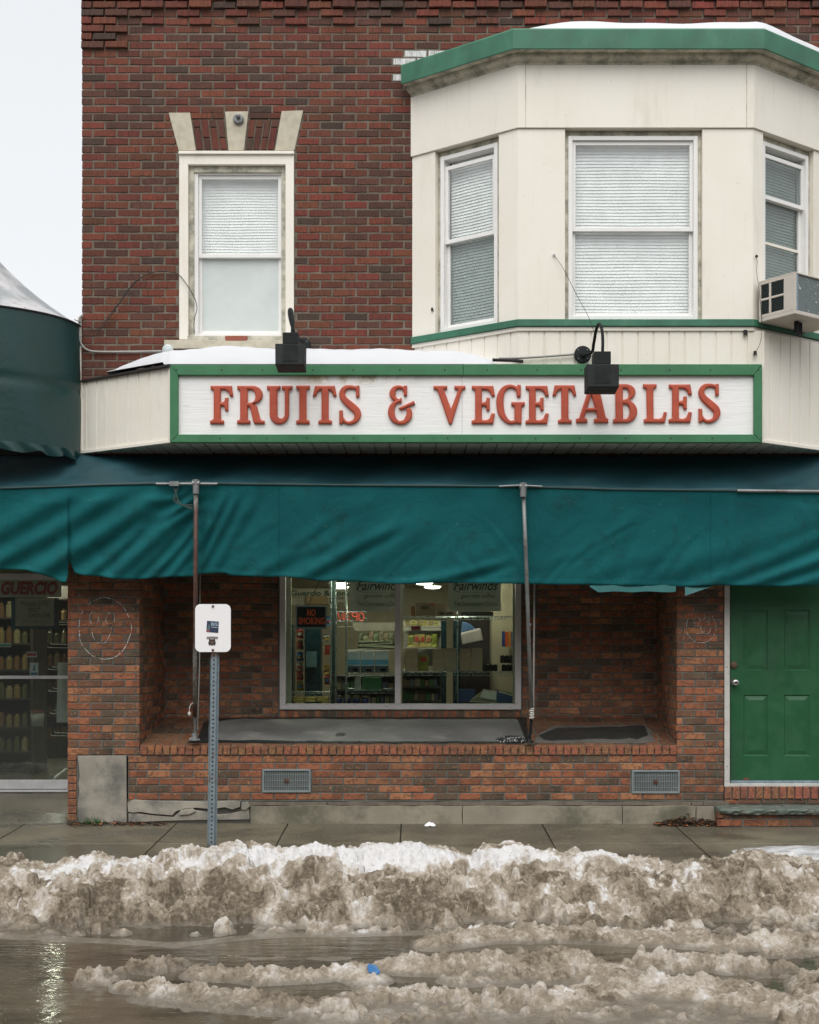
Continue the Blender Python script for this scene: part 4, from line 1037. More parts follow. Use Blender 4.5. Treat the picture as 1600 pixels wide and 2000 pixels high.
# ================================================================ LONG TEAL AWNING
aw = thing('shop_awning', (XP(380), 0, .7), 'long faded teal fabric awning hanging in folds across the shopfront', 'awning')
m = M('teal_canvas'); wv = m.noise(260, 2, .5); big = m.noise(1.1, 5, .6, (1, 1, 2))
cc = m.mix(m.ramp(big, .3, .7), (.006, .100, .112), (.009, .132, .143)); cc = m.mix(m.ramp(m.noise(13, 3, .6, (1, 1, .12)), .60, .8, 0, .35), cc, (.03, .11, .11)); cc = m.mix(m.ramp(m.noise(5, 6, .7, dist=.5), .50, .72, 0, .55), cc, (.014, .050, .050))
cc = m.mix(m.math('MULTIPLY', m.ramp(m.noise(45, 2, .5), .74, .77), .5), cc, (.2, .32, .3))
p_ = m.bsdf(cc, .85, 0, m.math('ADD', m.math('MULTIPLY', wv, .12), m.math('ADD', m.noise(3.2, 4, .6, (1, 1, .7), dist=1.6), m.math('MULTIPLY', m.noise(11, 4, .6, dist=1.2), .25))), .4, .03, .2)
tl = m.n('ShaderNodeBsdfTranslucent'); m.l(cc, tl.inputs[0]); mx = m.n('ShaderNodeMixShader'); mx.inputs[0].default_value = .03; m.l(m.p.outputs[0], mx.inputs[1]); m.l(tl.outputs[0], mx.inputs[2]); m.l(mx.outputs[0], m.out.inputs[0])
MT['canvas'] = m.m
DT, DBt = .58, .38
top = [(-300,957),(0,955),(120,951),(200,948),(330,945),(383,943),(440,946),(700,949),(1000,951),(1200,957),(1700,962)]
bot = [(-300,1108),(0,1112),(50,1113),(95,1126),(124,1138),(133,1136),(133.5,1097),(137,1096),(146,1119),(165,1124),(200,1126),(222,1131),(262,1132),(330,1127),(383,1126),(384.5,1122),(392,1121),(440,1119),(452,1124),(520,1127),(560,1126),(620,1134),(700,1136),(780,1141),(860,1138),(1000,1140),(1100,1142),(1150,1142),(1330,1146),(1400,1143),(1450,1144),(1520,1145),(1700,1141)]
folds = [((383,955),(205,1140),.030,17),((330,950),(60,1118),.034,22),((250,950),(-40,1100),.030,24),((375,985),(250,1130),.026,13),((382,1010),(285,1135),.018,10),((300,1000),(150,1128),.022,14),((180,950),(-120,1090),.028,26),((383,1035),(330,1130),.016,9),
 ((430,958),(388,1075),.022,10),((455,958),(392,1118),.020,11),((490,962),(420,1122),.012,13),((400,1000),(386,1100),.014,7),((640,1060),(500,1128),.008,16),
 ((790,1030),(560,1132),.024,15),((860,1010),(640,1136),.010,26),((1000,1085),(780,1142),.020,12),((1010,1010),(860,1142),.010,28),((1300,1080),(1120,1142),.008,20),((1660,1010),(1370,1146),.026,18),((1680,1050),(1450,1148),.028,15),((1690,1090),(1540,1148),.02,12),((1240,1000),(1180,1142),.006,20),((1700,965),(1300,1120),.014,30)]
_rf = random.Random(15)
for _ in range(46):
    _x = _rf.uniform(-100, 1650); _y = _rf.uniform(975, 1090); _l = _rf.uniform(40, 130); _s = _rf.uniform(.5, 1.6)*(1 if _rf.random() < .85 else -.5)
    folds.append(((_x, _y), (_x-_l*_s, _y+_l), _rf.uniform(.002, .006), _rf.uniform(6, 16)))
def fold_disp(px, py):
    s_ = 0
    for (ax, ay), (bx, by), am, wd in folds:
        vx, vy = bx-ax, by-ay; L = math.hypot(vx, vy); t = ((px-ax)*vx + (py-ay)*vy)/L/L; wd = wd*.8; pd = ((px-ax)*vy - (py-ay)*vx)/L + 9*math.sin(t*2.6+ax*.01)
        e = math.exp(-(pd/wd)**2) - .75*math.exp(-((pd-wd*1.5)/(wd*.8))**2)
        s_ += am*e*max(0, min(1, (t+.05)*4))*max(0, min(1, (1.22-t)*4))
    s_ += .008*math.sin(px*.013 + py*.006) + .0035*math.sin(px*.05+py*.03)
    # gathers bunched behind the first pole
    q = math.exp(-((px-350)/50)**2 - ((py-985)/38)**2); s_ += .015*q*math.sin((py-945)*.21 + (px-368)*.07 + 2.2*math.sin(px*.05+py*.02))
    return s_
rows = []; xsv = []; px = -300.
while px < 1700: xsv.append(px); px += 4 if (100 < px < 160 or 300 < px < 480) else 5.5
xsv += [133.2, 137.2]; xsv.sort()
for i in range(58):
    v = i/57; row = []
    for px in xsv:
        yt, yb = lerp(top, px), lerp(bot, px); py = yt + (yb-yt)*v
        d = DT + (DBt-DT)*v + fold_disp(px, py)*min(1, v*6)*1.0 + .012*math.exp(-((px-384)/10)**2)*0 - .05*math.exp(-((px-383)/16)**2)*v - .05*math.exp(-((px-1030)/26)**2)*v*0
        if v > .95: d += .004
        row.append(W(px, py, d))
    rows.append(row)
g = MB(); g.grid(rows); val = g.build('valance', MT['canvas'], aw, smooth=True, solid=.002)
for sxp in (545, 1388):
    g = MB(); g.tube([W(sxp, lerp(top, sxp)+(lerp(bot, sxp)-lerp(top, sxp))*v, DT+(DBt-DT)*v+.004+fold_disp(sxp, lerp(top, sxp)+(lerp(bot, sxp)-lerp(top, sxp))*v)*min(1, v*6)) for v in [k/30 for k in range(1, 30)]], .0016, 5)
    g.build('seam', MT['canvas'], val)
g = MB()     # torn strips of the lower hem
g.grid([[W(1152+i*8.4, 1141 + (15 if j else 0) - (4-abs(i-10)*.1 if j == 0 else 0) + math.sin(i*.8)*.8*j - (5*max(0, 2-i) if j else 0), .37+.01*j) for i in range(21)] for j in range(2)])
g.grid([[W(1338+i*8, 1142 + (22-i*2.8 if j else 0), .37+.02*j) for i in range(8)] for j in range(2)])
g.build('torn_hem', flat('faded_canvas', (.014, .125, .125)), val, solid=.003)
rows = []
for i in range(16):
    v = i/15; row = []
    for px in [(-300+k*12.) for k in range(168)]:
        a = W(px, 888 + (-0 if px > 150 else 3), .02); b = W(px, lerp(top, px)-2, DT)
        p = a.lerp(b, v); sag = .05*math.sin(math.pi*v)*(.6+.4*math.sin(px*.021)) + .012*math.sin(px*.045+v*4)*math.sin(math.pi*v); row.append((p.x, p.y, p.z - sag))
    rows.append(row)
g = MB(); g.grid(rows); g.build('canopy', plain('shaded_canvas', (.005, .044, .056), .6, var=.2, vs=3, dirt=(.010, .028, .026), dscale=4, bump=.2, bs=20), aw, smooth=True, solid=.002)  # canvas colour darkened to carry the shade under the soffit, plus some dirt
g = MB(); g.tube([W(px, lerp(top, px)-1.0, DT+.003) for px in range(-300, 1700, 25)], .010, 8); g.build('front_rail', F((.008, .035, .036)), aw, smooth=True)
g = MB(); g.tube([W(px, 945-.0, DT+.030) for px in range(305, 430, 8)], .0105, 8); g.box(tuple(W(333, 950, DT+.02)), tuple(W(349, 940, DT+.06)))
g.build('splice_rail', MT['pipe'], aw)
g = MB(); g.tube([W(px, lerp(top, px)-1, DT+.02) for px in range(1440, 1640, 20)], .013, 8); g.build('bare_rail', MT['pipe'], aw); g = MB(); g.tube([W(px, 948+2*abs(px-1015)/40, DT+.034) for px in range(975, 1060, 6)], .008, 8); g.build('bare_rail', MT['pipe'], aw)
def pole(nm, pts, lab, mt_, r):
    g = MB(); g.tube([W(*p) for p in pts], r, 12); o = g.build('pole', mt_, aw, smooth=True); o['label'] = lab
    return o
m = M('part_rusted_pipe'); zz_ = m.n('ShaderNodeSeparateXYZ'); m.l(m.tc.outputs['Object'], zz_.inputs[0])
rst = m.math('MULTIPLY', m.ramp(zz_.outputs['Z'], .78, .85), m.ramp(zz_.outputs['Z'], 2.02, 1.92))
rst = m.math('MAXIMUM', rst, m.ramp(zz_.outputs['Z'], .36, .28)); cc = m.mix(m.ramp(m.noise(40, 4, .7), .4, .62), (.24, .235, .21), (.12, .11, .095)); cc = m.mix(rst, cc, m.mix(m.ramp(m.noise(25, 4), .4, .7), (.085, .042, .035), (.13, .075, .055)))
MT['pipe2'] = m.bsdf(cc, .6, .2, m.noise(80, 4), .3, .003)
p1 = pole('pole', [(383,945,.63),(382,1150,.46),(381,1300,.24),(381,1400,.06)], 'rust-streaked pole', MT['pipe2'], .0185)
p2 = pole('pole', [(1022,950,.62),(1028,1100,.50),(1033,1250,.29),(1039,1400,.05)], 'grey galvanised pole', MT['pipe'], .0165)
for po, (tx, ty), (bx, by) in ((p1, (383, 944), (381, 1443)), (p2, (1022, 950), (1037, 1447))):
    g = MB(); c = W(tx, ty, .63); g.tube([c + Vector((0, 0, .03)), c + Vector((0, 0, -.085))], .026, 12); g.tube([c + Vector((-.03, 0, .0)), c + Vector((.03, 0, 0))], .024, 12); g.build('tee_fitting', MT['pipe'], po)
g = MB(); a = W(381, 1398, .06); b = W(381, 1436, .02); g.tube([a, a.lerp(b, .25), a.lerp(b, .5), b], [.021, .016, .011, .016], 10); c = W(380, 1443, .02); g.lathe(c, [(.05, -.012), (.05, -.004), (.028, 0), (.022, .05), (0, .055)], 14)
g.build('foot', MT['pipe'], p1)
g = MB(); a = W(1039, 1398, .05); b = W(1034, 1447, .03); g.tube([a, a.lerp(b, .6), b], [.013, .012, .014], 10); g.lathe(b, [(.035, -.015), (.03, 0), (.012, .02)], 12); g.build('foot', MT['black'], p2)
g = MB(); rng = random.Random(4)
g.tube(ctr([W(381+3.5*math.cos(k*1.6), 1372+k*.5, .09+.018*math.sin(k*1.6)) for k in range(14)], 4), .003, 5)
g.tube(ctr([W(380,1372,.12),(W(373,1376,.12)),W(370,1385,.12),W(370,1392,.11)], 6), .0035, 5); g.lathe(W(370,1394,.11), [(0, -.02), (.012, -.012), (.015, .004), (.004, .02)], 8)
g.build('rope', F((.6, .57, .52)), p1)
g = MB(); g.tube(ctr([W(1038.5+4*math.cos(k*1.5)+math.sin(k*.7), 1384+k*.8, .075+.02*math.sin(k*1.5)) for k in range(26)], 4), .0042, 5); g.build('rope', F((.75, .72, .68)), p2)
g = MB(); g.tube(ctr([W(380+9*math.cos(t*.52), 1443+2.4*math.sin(t*.52), .03) for t in range(11)], 4), .0035, 5); g.build('wire_loop', F((.5, .48, .45)), p1)
g = MB(); g.lathe(W(1033, 1220, .325), [(.019, -.012), (.022, -.006), (.022, .006), (.019, .012)], 10); g.build('coupling', MT['pipe'], p2)
for pts_, r_ in (([W(391,1120,.06), W(390,1300,.05), W(386,1425,.01)], .005), ([W(1044,1140,.05), W(1042,1400,.03)], .008)):
    g = MB(); g.tube(pts_, r_, 6); g.build('stay_rod', MT['conduit'], aw)
g = MB(); rng = random.Random(6)
for k in range(4): g.tube(ctr([W(338+4*k,952,DT+.04), W(336+rng.uniform(0,12),968+3*k,DT+.04), W(352+4*k,984+2*k,DT+.05), W(376,986+3*k,DT+.05)], 6), .0028, 5)
g.build('loose_cord', F((.05, .07, .06)), aw)
# ================================================================ LOWER FRONT
pvn, pun = .0647, .198
def zq(py): return ZP(py, 0)
zR = 2.42                                    # underside of the header
xPL0, xPL1, xPR0, xPR1 = XP(132), XP(273), XP(1322), XP(1414)
zSf = zq(1456); zSb = ZP(1401, -DR)
pBk = front(-DR)
bk0, bk1 = XP(320.5, -DR), XP(1284, -DR)
# splayed side walls of the recess
pSL = Plane((xPL1, 0, 0), (bk0-xPL1, DR, 0)); LSL = math.hypot(bk0-xPL1, DR)
pSR = Plane((bk1, DR, 0), (xPR0-bk1, -DR, 0)); LSR = math.hypot(xPR0-bk1, DR)
lw = MB(); nr = lambda a, b: a + pvn*round((b-a)/pvn)
zP0 = zq(1475)
course_wall(lw, fp, xPL0, xPL1, zP0, zP0 + pvn*26, pvn, pun, .0105, pal_new, 11, (), .0, None, .0008)
course_wall(lw, fp, xPR0, xPR1, zq(1563), zq(1563) + pvn*33, pvn, pun, .0105, pal_new, 12, (), .06, None, .0008)
course_wall(lw, fp, XP(251), xPR0-.004, zq(1563), zq(1475)-.002, pvn*.98, pun, .0105, pal_new, 13, [(XP(511.5), XP(608), zq(1549), zq(1501)), (XP(1232), XP(1329), zq(1552), zq(1503))], .07, None, .0008)
course_wall(lw, pSL, .004, LSL, zP0, zP0 + pvn*26, pvn, pun, .0105, pal_new, 14, (), .1, None, .0008)
course_wall(lw, pSR, 0, LSR-.004, zq(1563), zq(1563) + pvn*33, pvn, pun, .0105, pal_new, 15, (), .1, None, .0008)
wx0, wx1 = XP(545.5, -DR), XP(1018.5, -DR); wz0, wz1 = ZP(1387, -DR), 2.42
zb0 = zSb + .028
course_wall(lw, pBk, bk0, bk1, zb0 - pvn, zb0 - pvn + pvn*28, pvn, pun, .0105, pal_new, 16, [(wx0-.004, wx1+.004, zb0-pvn, 4)], .03, None, .0008)
# soldier row under the shop window
rng = random.Random(40); x = wx0
while x < wx1-.02:
    one_brick(lw, pBk, x+.004, min(x+.064, wx1)-.002, zSb-.01, wz0-.004, pal_new(rng, 0, 0), rng, jit=.0008); x += .0665
# stack of cut bricks left of the concrete patch
z = zq(1604)
while z < zP0-.03: one_brick(lw, fp, xPL0, XP(150), z+.004, z+.0605, (.27*rng.uniform(.7, 1.1), .095, .045), rng, out=.004, jit=.001); z += .0647
# under the door, and the step
z1_ = zq(1527); dx0, dx1 = XP(1424), XP(1760)
x = XP(1415.5)
pD_ = front(.0)
while x < dx1: one_brick(lw, pD_, x, x+.058, zq(1560), zq(1537), (.30*rng.uniform(.75, 1.1), .115*rng.uniform(.8, 1.15), .06), rng, out=.010, jit=.001); x += .0672
course_wall(lw, fp, XP(1415.5), dx1, zq(1571), zq(1561), .044, pun, .009, pal_new, 18, (), .12, None, .0008)
lwo = lw.build('lower_wall', MT['brick_new'], bld)
# rowlock edge of the display sill
g = MB(); x = xPL1 + .002; pw_ = (xPR0 - xPL1)/71.; rng = random.Random(50)
for i in range(71): one_brick(g, fp, x+.0035, x+pw_-.0035, zq(1474), zSf-.001, (.30*rng.uniform(.72, 1.12), .11*rng.uniform(.8, 1.15), .052), rng, out=.012, jit=.001, back=-.05); x += pw_
g.build('sill_edge', MT['brick_new'], lwo)
# paved sloping sill
g = MB()
def sp(u, t, h=0.):       # u world x at the front, t 0 front .. 1 back
    xa = xPL1 + (bk0-xPL1)*t; xb = xPR0 + (bk1-xPR0)*t; k = (u - xPL1)/(xPR0-xPL1)
    return Vector((xa + (xb-xa)*k, t*DR + (0 if t > 0 else -.008), zSf + (zSb-zSf)*t + h))
rows_ = 5
for r_ in range(rows_):
    t0, t1 = r_/rows_ + (.0 if r_ == 0 else .006), (r_+1)/rows_ - .006
    x = xPL1 + .003 + (.045 if r_ % 2 else 0)
    if r_ % 2: 
        pass
    x = xPL1 + .004
    n_ = 35
    for i in range(n_):
        w_ = (xPR0-xPL1-.008)/n_; a, b = x + i*w_ + (.03 if r_ % 2 and i else 0), x + (i+1)*w_ + (.03 if r_ % 2 and i < n_-1 else 0)
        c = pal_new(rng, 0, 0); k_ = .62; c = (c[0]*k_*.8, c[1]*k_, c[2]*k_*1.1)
        h_ = rng.uniform(-.001, .001)
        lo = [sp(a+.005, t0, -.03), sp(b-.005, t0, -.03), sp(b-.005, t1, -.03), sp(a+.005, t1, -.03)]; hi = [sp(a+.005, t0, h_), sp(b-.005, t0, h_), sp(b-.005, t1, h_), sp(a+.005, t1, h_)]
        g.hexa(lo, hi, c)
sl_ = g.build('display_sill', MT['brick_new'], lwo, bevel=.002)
g = MB(); g.hexa([sp(xPL1, .02, -.09), sp(xPR0, .02, -.09), sp(xPR0, 1, -.3), sp(xPL1, 1, -.3)], [sp(xPL1, .02, -.0045), sp(xPR0, .02, -.0045), sp(xPR0, 1, -.0045), sp(xPL1, 1, -.0045)]); 
# mortar backings
MQ = MB()
def sq(pl, a, b, z0, z1, w=-.0065, th=.10): MQ.pb(pl, a, b, z0, z1, w-th, w)
zt2 = zR + .0
sq(fp, xPL0+.006, xPL1-.006, zP0-.004, zt2); sq(fp, xPL0+.006, XP(153), zq(1606), zP0-.004); sq(fp, xPR0+.006, xPR1-.003, zq(1565), zt2, -.0065, .3)
sq(fp, XP(250), xPR0+.006, zq(1565), zP0-.004, -.0065, .30); sq(fp, xPL1-.006, xPR0+.006, zP0-.004, zSf-.03); sq(pSL, .006, LSL+.05, zq(1480), zt2); sq(pSR, -.05, LSR-.006, zq(1480), zt2)
for a, b, c, d in ((bk0-.05, wx0, zSb-.06, zt2), (wx1, bk1+.05, zSb-.06, zt2), (wx0, wx1, zSb-.06, wz0-.002)): sq(pBk, a, b, c, d)
sq(fp, XP(1415.2), dx1, zq(1573), zq(1537))
g.v += []; 
MQ.build('mortar', MT['mortar_new'], lwo); g.build('sill_mortar', MT['mortar_new'], sl_)
# header above the shopfront, recess ceiling
g = MB(); g.box((xPL0, .004, zR+.001), (XP(1760), .30, 2.945)); g.box((xPL0-.0, .301, zR+.001), (XP(1760), DR+.25, zR+.05)); g.build('header', plain('header_board', (.035, .045, .04), .8), bld)
# tar / roofing felt pads on the sill
def pad(name, pts, col, h, rough=.7):
    g = MB(); P = [sp(x, t, .003) for x, t in pts]; g.hexa(P, [p + Vector((0, 0, h)) for p in P]); return g
MT['felt'] = plain('grey_felt', (.125, .125, .118), .75, var=.2, vs=3, bump=.5, bs=90, dirt=(.22, .21, .19), da=(.5, .75), dscale=3)
MT['tar'] = plain('wet_tar', (.012, .018, .018), .35, var=.3, bump=.5, bs=40)
def su(px, py):          # photo pixel on the sill surface -> (u, t)
    lo, hi = -.3, 1.4
    for _ in range(40):
        t = (lo+hi)/2; yy = YH + (H - (zSf + (zSb-zSf)*t))/(S*(D+t*DR)/D)
        if yy > py: lo = t
        else: hi = t
    k = S*(D+t*DR)/D; X = (px-CX)*k; xa = xPL1 + (bk0-xPL1)*t; xb = xPR0 + (bk1-xPR0)*t
    return xPL1 + (X-xa)/(xb-xa)*(xPR0-xPL1), t
def pad_px(pts, h, h0=.003):
    P = [sp(*su(x, y), h0) for x, y in pts]; g = MB(); n = len(P); g.hexa(P, [p + Vector((0, 0, h)) for p in P]); return g
rng = random.Random(12)
def wob(a, b, n, am): return [(a[0]+(b[0]-a[0])*i/n, a[1]+(b[1]-a[1])*i/n + rng.uniform(-am, am)) for i in range(n)]
tarp = wob((366,1451.5),(700,1452.5),16,.8)+wob((700,1452.5),(1037,1453),14,.7)+[(1038,1449),(1032,1443)]+wob((1028,1402.5),(445,1402),20,.5)+[(420,1404),(398,1412),(392,1428),(388,1440)]
o = pad_px(tarp, .004).build('tar_coat', MT['tar'], sl_, fix=True)
felt = wob((408,1446.5),(700,1449.5),14,1.2)+wob((700,1449.5),(1028,1450),14,.8)+[(1025,1446),(1018,1425),(1012,1409)]+wob((1008,1406),(440,1406),18,.8)+[(426,1410),(414,1424)]
pad_px(felt, .005, .0035).build('felt_sheet', MT['felt'], sl_, fix=True)
f2 = wob((1044,1452),(1276,1452.5),10,.6)+[(1281,1450),(1266,1420),(1262,1417)]+wob((1258,1416),(1062,1419),10,.6)+[(1050,1436)]
pad_px(f2, .004).build('felt_sheet', plain('felt_pad', (.10, .092, .08), .75, var=.2, bump=.4, dirt=(.16, .15, .13), dscale=4), sl_, fix=True)
f3 = wob((1062,1447),(1262,1444),12,2.)+[(1266,1437),(1260,1421)]+wob((1255,1419),(1072,1424),12,1.)+[(1052,1438)]
pad_px(f3, .003, .0065).build('wet_stain', plain('wet_felt', (.028, .032, .030), .35), sl_, fix=True)
pad_px([(655,1437),(662,1433),(673,1434),(676,1437),(668,1440),(657,1440)], .001, .010).build('tar_spot', MT['tar'], sl_, fix=True)
g = MB()
for _ in range(90):
    px, py = rng.gauss(1005, 14), rng.uniform(1441, 1451)
    if abs(px-1003) > 32: continue
    p = sp(*su(px, py), .010); s_ = rng.uniform(.002, .006); g.lathe(p, [(s_, -.004), (s_*.8, .002), (0, s_)], 5)
pad_px([(968,1446),(990,1439),(1030,1440),(1036,1450),(990,1452)], .003, .0085).build('tar_spot', MT['tar'], sl_, fix=True)
tag(g.build('white_grit', F((.7, .7, .68))), 'white grit scattered on the tar at the foot of the grey pole', 'grit', kind='stuff')
# concrete patch, cracked parging and kerb of the wall
MT['concrete'] = plain('old_concrete', (.30, .275, .23), .9, var=.22, vs=3.5, bump=.7, bs=70, dirt=(.13, .13, .115), da=(.42, .7), dscale=4)
MT['parge'] = plain('parging', (.27, .24, .185), .9, var=.12, vs=3, bump=.5, bs=60, dirt=(.12, .115, .08), da=(.45, .65), dscale=2.6)
g = MB(); P = [(153,1476),(248,1475.5),(248.5,1606)] + [(x, 1606) for x in range(240, 150, -12)] + [(154,1590),(153,1570),(155,1556),(156,1545),(154,1530),(157,1515),(155,1500)]
g.prism([W(x + rng.uniform(-.5, .5), y, -.01) for x, y in P], (0, -.022, 0)); g.build('concrete_patch', MT['concrete'], bld, bevel=.003, fix=True)
def crackplate(name, px0, px1, ytop, ybot, out, mt_, seed, cracks):
    g = MB(); rng = random.Random(seed); tp = [(px0 + (px1-px0)*i/26, ytop + rng.uniform(-1.2, 1.2)) for i in range(27)]; bt = [(px0 + (px1-px0)*i/26, ybot + rng.uniform(-.6, .6)) for i in range(27)]
    cs_ = [px0] + cracks + [px1]
    for a, b in zip(cs_, cs_[1:]):
        p = [(a+.5, lerp(tp, a))] + [q for q in tp if a < q[0] < b] + [(b-.5, lerp(tp, b)), (b-.5+rng.uniform(-1.5, 1.5), (ytop+ybot)/2), (b-.5, lerp(bt, b))] + [q for q in reversed(bt) if a < q[0] < b] + [(a+.5, lerp(bt, a))]
        g.prism([W(x, y, -.02) for x, y in p], (0, -.02-out-rng.uniform(0, .004), 0))
    return g.build(name, mt_, bld, bevel=.003, fix=True)
g = MB()
g.prism([W(x, y, -.02) for x, y in [(250,1567),(262,1561),(300,1563),(360,1564),(400,1565),(455,1563),(471,1564),(470,1575),(455,1581),(440,1576),(415,1580),(385,1577),(360,1579),(345,1584),(338,1592),(300,1589),(275,1585),(262,1587),(252,1585)]], (0, -.030, 0))
g.prism([W(x, y, -.02) for x, y in [(252,1588),(268,1588),(300,1592),(340,1595),(352,1584),(372,1580),(400,1584),(428,1590),(452,1588),(470,1584),(486,1576),(490,1600),(430,1601),(350,1602),(252,1606)]], (0, -.020, 0))
g.prism([W(x, y, -.02) for x, y in [(354,1581),(378,1578),(384,1584),(370,1590),(352,1591)]], (0, -.036, 0))
g.prism([W(x, y, -.02) for x, y in [(473,1566),(486,1565),(490,1574),(480,1582),(472,1580)]], (0, -.034, 0))
g.build('cracked_parging', MT['concrete'], bld, bevel=.004, fix=True)
crackplate('mortar_strip', 486, 1424, 1565.5, 1572.5, .008, MT['mortar_old'], 5, [640, 818, 905, 1100, 1350, 1372])
crackplate('foundation_kerb', 490, 1402, 1573, 1608.5, .018, MT['parge'], 6, [903, 1214.5, 1358])
g = MB(); g.box((xPL0+.004, .008, -.05), (dx1, .33, zq(1563))); g.build('foundation', plain('dark_rubble', (.055, .052, .042), .9, bump=.6, bs=60), bld)
# vents
for i, (a, b, c, d) in enumerate(((513, 607, 1502, 1547.5), (1234, 1327.5, 1504, 1549.5))):
    v = thing('vent_grille', W((a+b)/2, d, 0), ('grey metal vent grille in the brick base near the sign post', 'grey metal vent grille in the brick base nearest the green door')[i], 'vent', 'vent grilles in the brick base')
    g = MB(); X0_, X1_, Z0_, Z1_ = XP(a), XP(b), zq(d), zq(c); t_ = .016
    for q in (((X0_, Z0_), (X1_, Z0_+t_)), ((X0_, Z1_-t_), (X1_, Z1_)), ((X0_, Z0_+t_), (X0_+t_, Z1_-t_)), ((X1_-t_, Z0_+t_), (X1_, Z1_-t_))): g.box((q[0][0], -.012, q[0][1]), (q[1][0], .03, q[1][1]))
    mv = plain('vent_grey', (.22, .26, .265), .55, .2, dirt=(.25, .25, .22), dscale=9, damt=.4); g.build('frame', mv, v, bevel=.002)
    g = MB(); n_ = 25
    for k in range(n_):
        x = X0_+t_ + (X1_-X0_-2*t_)*(k+.5)/n_; g.box((x-.0026, -.004, Z0_+t_), (x+.0026, .004, Z1_-t_))
    for k in range(1, 4): z = Z0_ + (Z1_-Z0_)*k/4; g.box((X0_+t_, -.002, z-.002), (X1_-t_, .002, z+.002))
    g.build('grille', mv, v); xm = (X0_+X1_)/2; zm = (Z0_+Z1_)/2
    g = MB(); g.box((xm-.022, -.009, zm-.018), (xm+.022, -.0045, zm+.018)); g.lathe((xm, -.009, zm), [(.008, 0), (.008, .01), (0, .012)], 10, 'y'); g.build('latch', MT['rust'], v, bevel=.002)
    g = MB(); g.box((X0_+.004, .028, Z0_+.004), (X1_-.004, .20, Z1_-.004)); g.build('duct', F((.01, .012, .012)), v)
# chalk drawings on the piers
MT['chalk'] = F((.85, .83, .80), .9)
def chalk(name, strokes, seed, lab, dens=.72, wd=.0036):
    g = MB(); rng = random.Random(seed)
    for st in strokes:
        P = ctr([Vector((x, y, 0)) for x, y in st], 14)
        for a, b in zip(P, P[1:]):
            q = (b.y+a.y)/2
            for k in range(3):
                if rng.random() > dens*(.65+.5*math.sin(q*.31+a.x*.17)): continue
                t = (k+rng.random()*.6)/3; c = a.lerp(b, t); e = a.lerp(b, min(1, t+.3)); j = rng.uniform(-.35, .35) + 1.1*math.sin(q*.11+a.x*.07)
                p0_, p1_ = W(c.x+j, c.y+j, .0025), W(e.x+j, e.y, .0025); dv = (p1_-p0_)
                if dv.length < 1e-5: continue
                nn = Vector((-dv.z, 0, dv.x)).normalized()*wd*rng.uniform(.35, 1)
                g.prism([p0_-nn, p1_-nn, p1_+nn, p0_+nn], (0, -.0016, 0))
    return tag(g.build(name, MT['chalk'], None), lab, 'drawing', 'chalk faces on the brick piers')
circ = lambda cx, cy, rx, ry, a0=0, a1=360, n=16: [(cx+rx*math.cos(R(a0+(a1-a0)*i/n)), cy+ry*math.sin(R(a0+(a1-a0)*i/n))) for i in range(n+1)]
chalk('chalk_drawing', [circ(205, 1228, 51, 60, -130, 215), circ(183, 1208, 8.5, 12, -20, 300), circ(216, 1208, 9, 13, 60, 400), [(181,1236),(186,1250),(195,1257),(206,1253),(214,1240),(219,1226)]], 1, 'large white chalk smiley face drawn on the pier left of the recess')
chalk('chalk_drawing', [circ(1369, 1223, 29, 32, -60, 260), circ(1359, 1211, 8, 6), circ(1381, 1211, 7, 6), [(1356,1222),(1368,1225),(1371,1236),(1362,1238)], circ(1379, 1226, 9, 12, 0, 200)], 2, 'small faint white chalk face drawn on the pier beside the green door', .42, .002)

# ---- green door
door = thing('house_door', W(1424, 1527, 0), 'solid green panelled door with two knobs at the right edge', 'door')
DD = -.045; pdp = front(DD); qx = lambda px: XP(px, DD); qz = lambda py: ZP(py, DD)
Dx0, Dx1 = qx(1427), qx(1427)+.915; Dz0, Dz1 = qz(1524), 2.42
cols = [(1452.5, 1500.5), (1531.5, 1582.5)]; rws = [(1191, 1309.5), (1357, 1476.5)]
# the door is 'six panel' : build stiles and rails around real recesses
def door_slab():
    g = MB(); xsx = [Dx0]; 
    for a, b in cols: xsx += [qx(a), qx(b)]
    xsx += [Dx1]; zs = [Dz0, qz(rws[1][1]), qz(rws[1][0]), qz(rws[0][1]), qz(rws[0][0]), Dz1]
    for i in range(5):
        for j in range(5):
            a, b, c, d = xsx[i], xsx[i+1], zs[j], zs[j+1]
            if i % 2 == 1 and j % 2 == 1:
                r1, r2 = .020, .034; w1 = -.010; w2 = -.010; w3 = -.001
                o_ = [(a, c), (b, c), (b, d), (a, d)]
                def ins(k): return [(a+k, c+k), (b-k, c+k), (b-k, d-k), (a+k, d-k)]
                ring_ = [(o_, 0), (ins(.009), w1), (ins(.014), w1), (ins(.046), w3), (ins(.048), w3)]
                for (p, wa), (q, wb) in zip(ring_, ring_[1:]):
                    for k in range(4):
                        l = (k+1) % 4; g.quad(pdp.P(*p[k], wa), pdp.P(*p[l], wa), pdp.P(*q[l], wb), pdp.P(*q[k], wb))
                q, wq = ring_[-1]; g.quad(*[pdp.P(*p, wq) for p in q])
            else: g.quad(pdp.P(a, c, 0), pdp.P(b, c, 0), pdp.P(b, d, 0), pdp.P(a, d, 0))
    g.pb(pdp, Dx0, Dx1, Dz0, Dz1, -.045, -.012); return g
MT['door'] = plain('door_paint', (.015, .092, .035), .42, var=.06, vs=4, bump=.12, bs=30, dirt=(.02, .055, .032), da=(.5, .75), dscale=3, dst=(1, 1, .4), damt=.7)
door_slab().build('door_leaf', MT['door'], door)
g = MB()
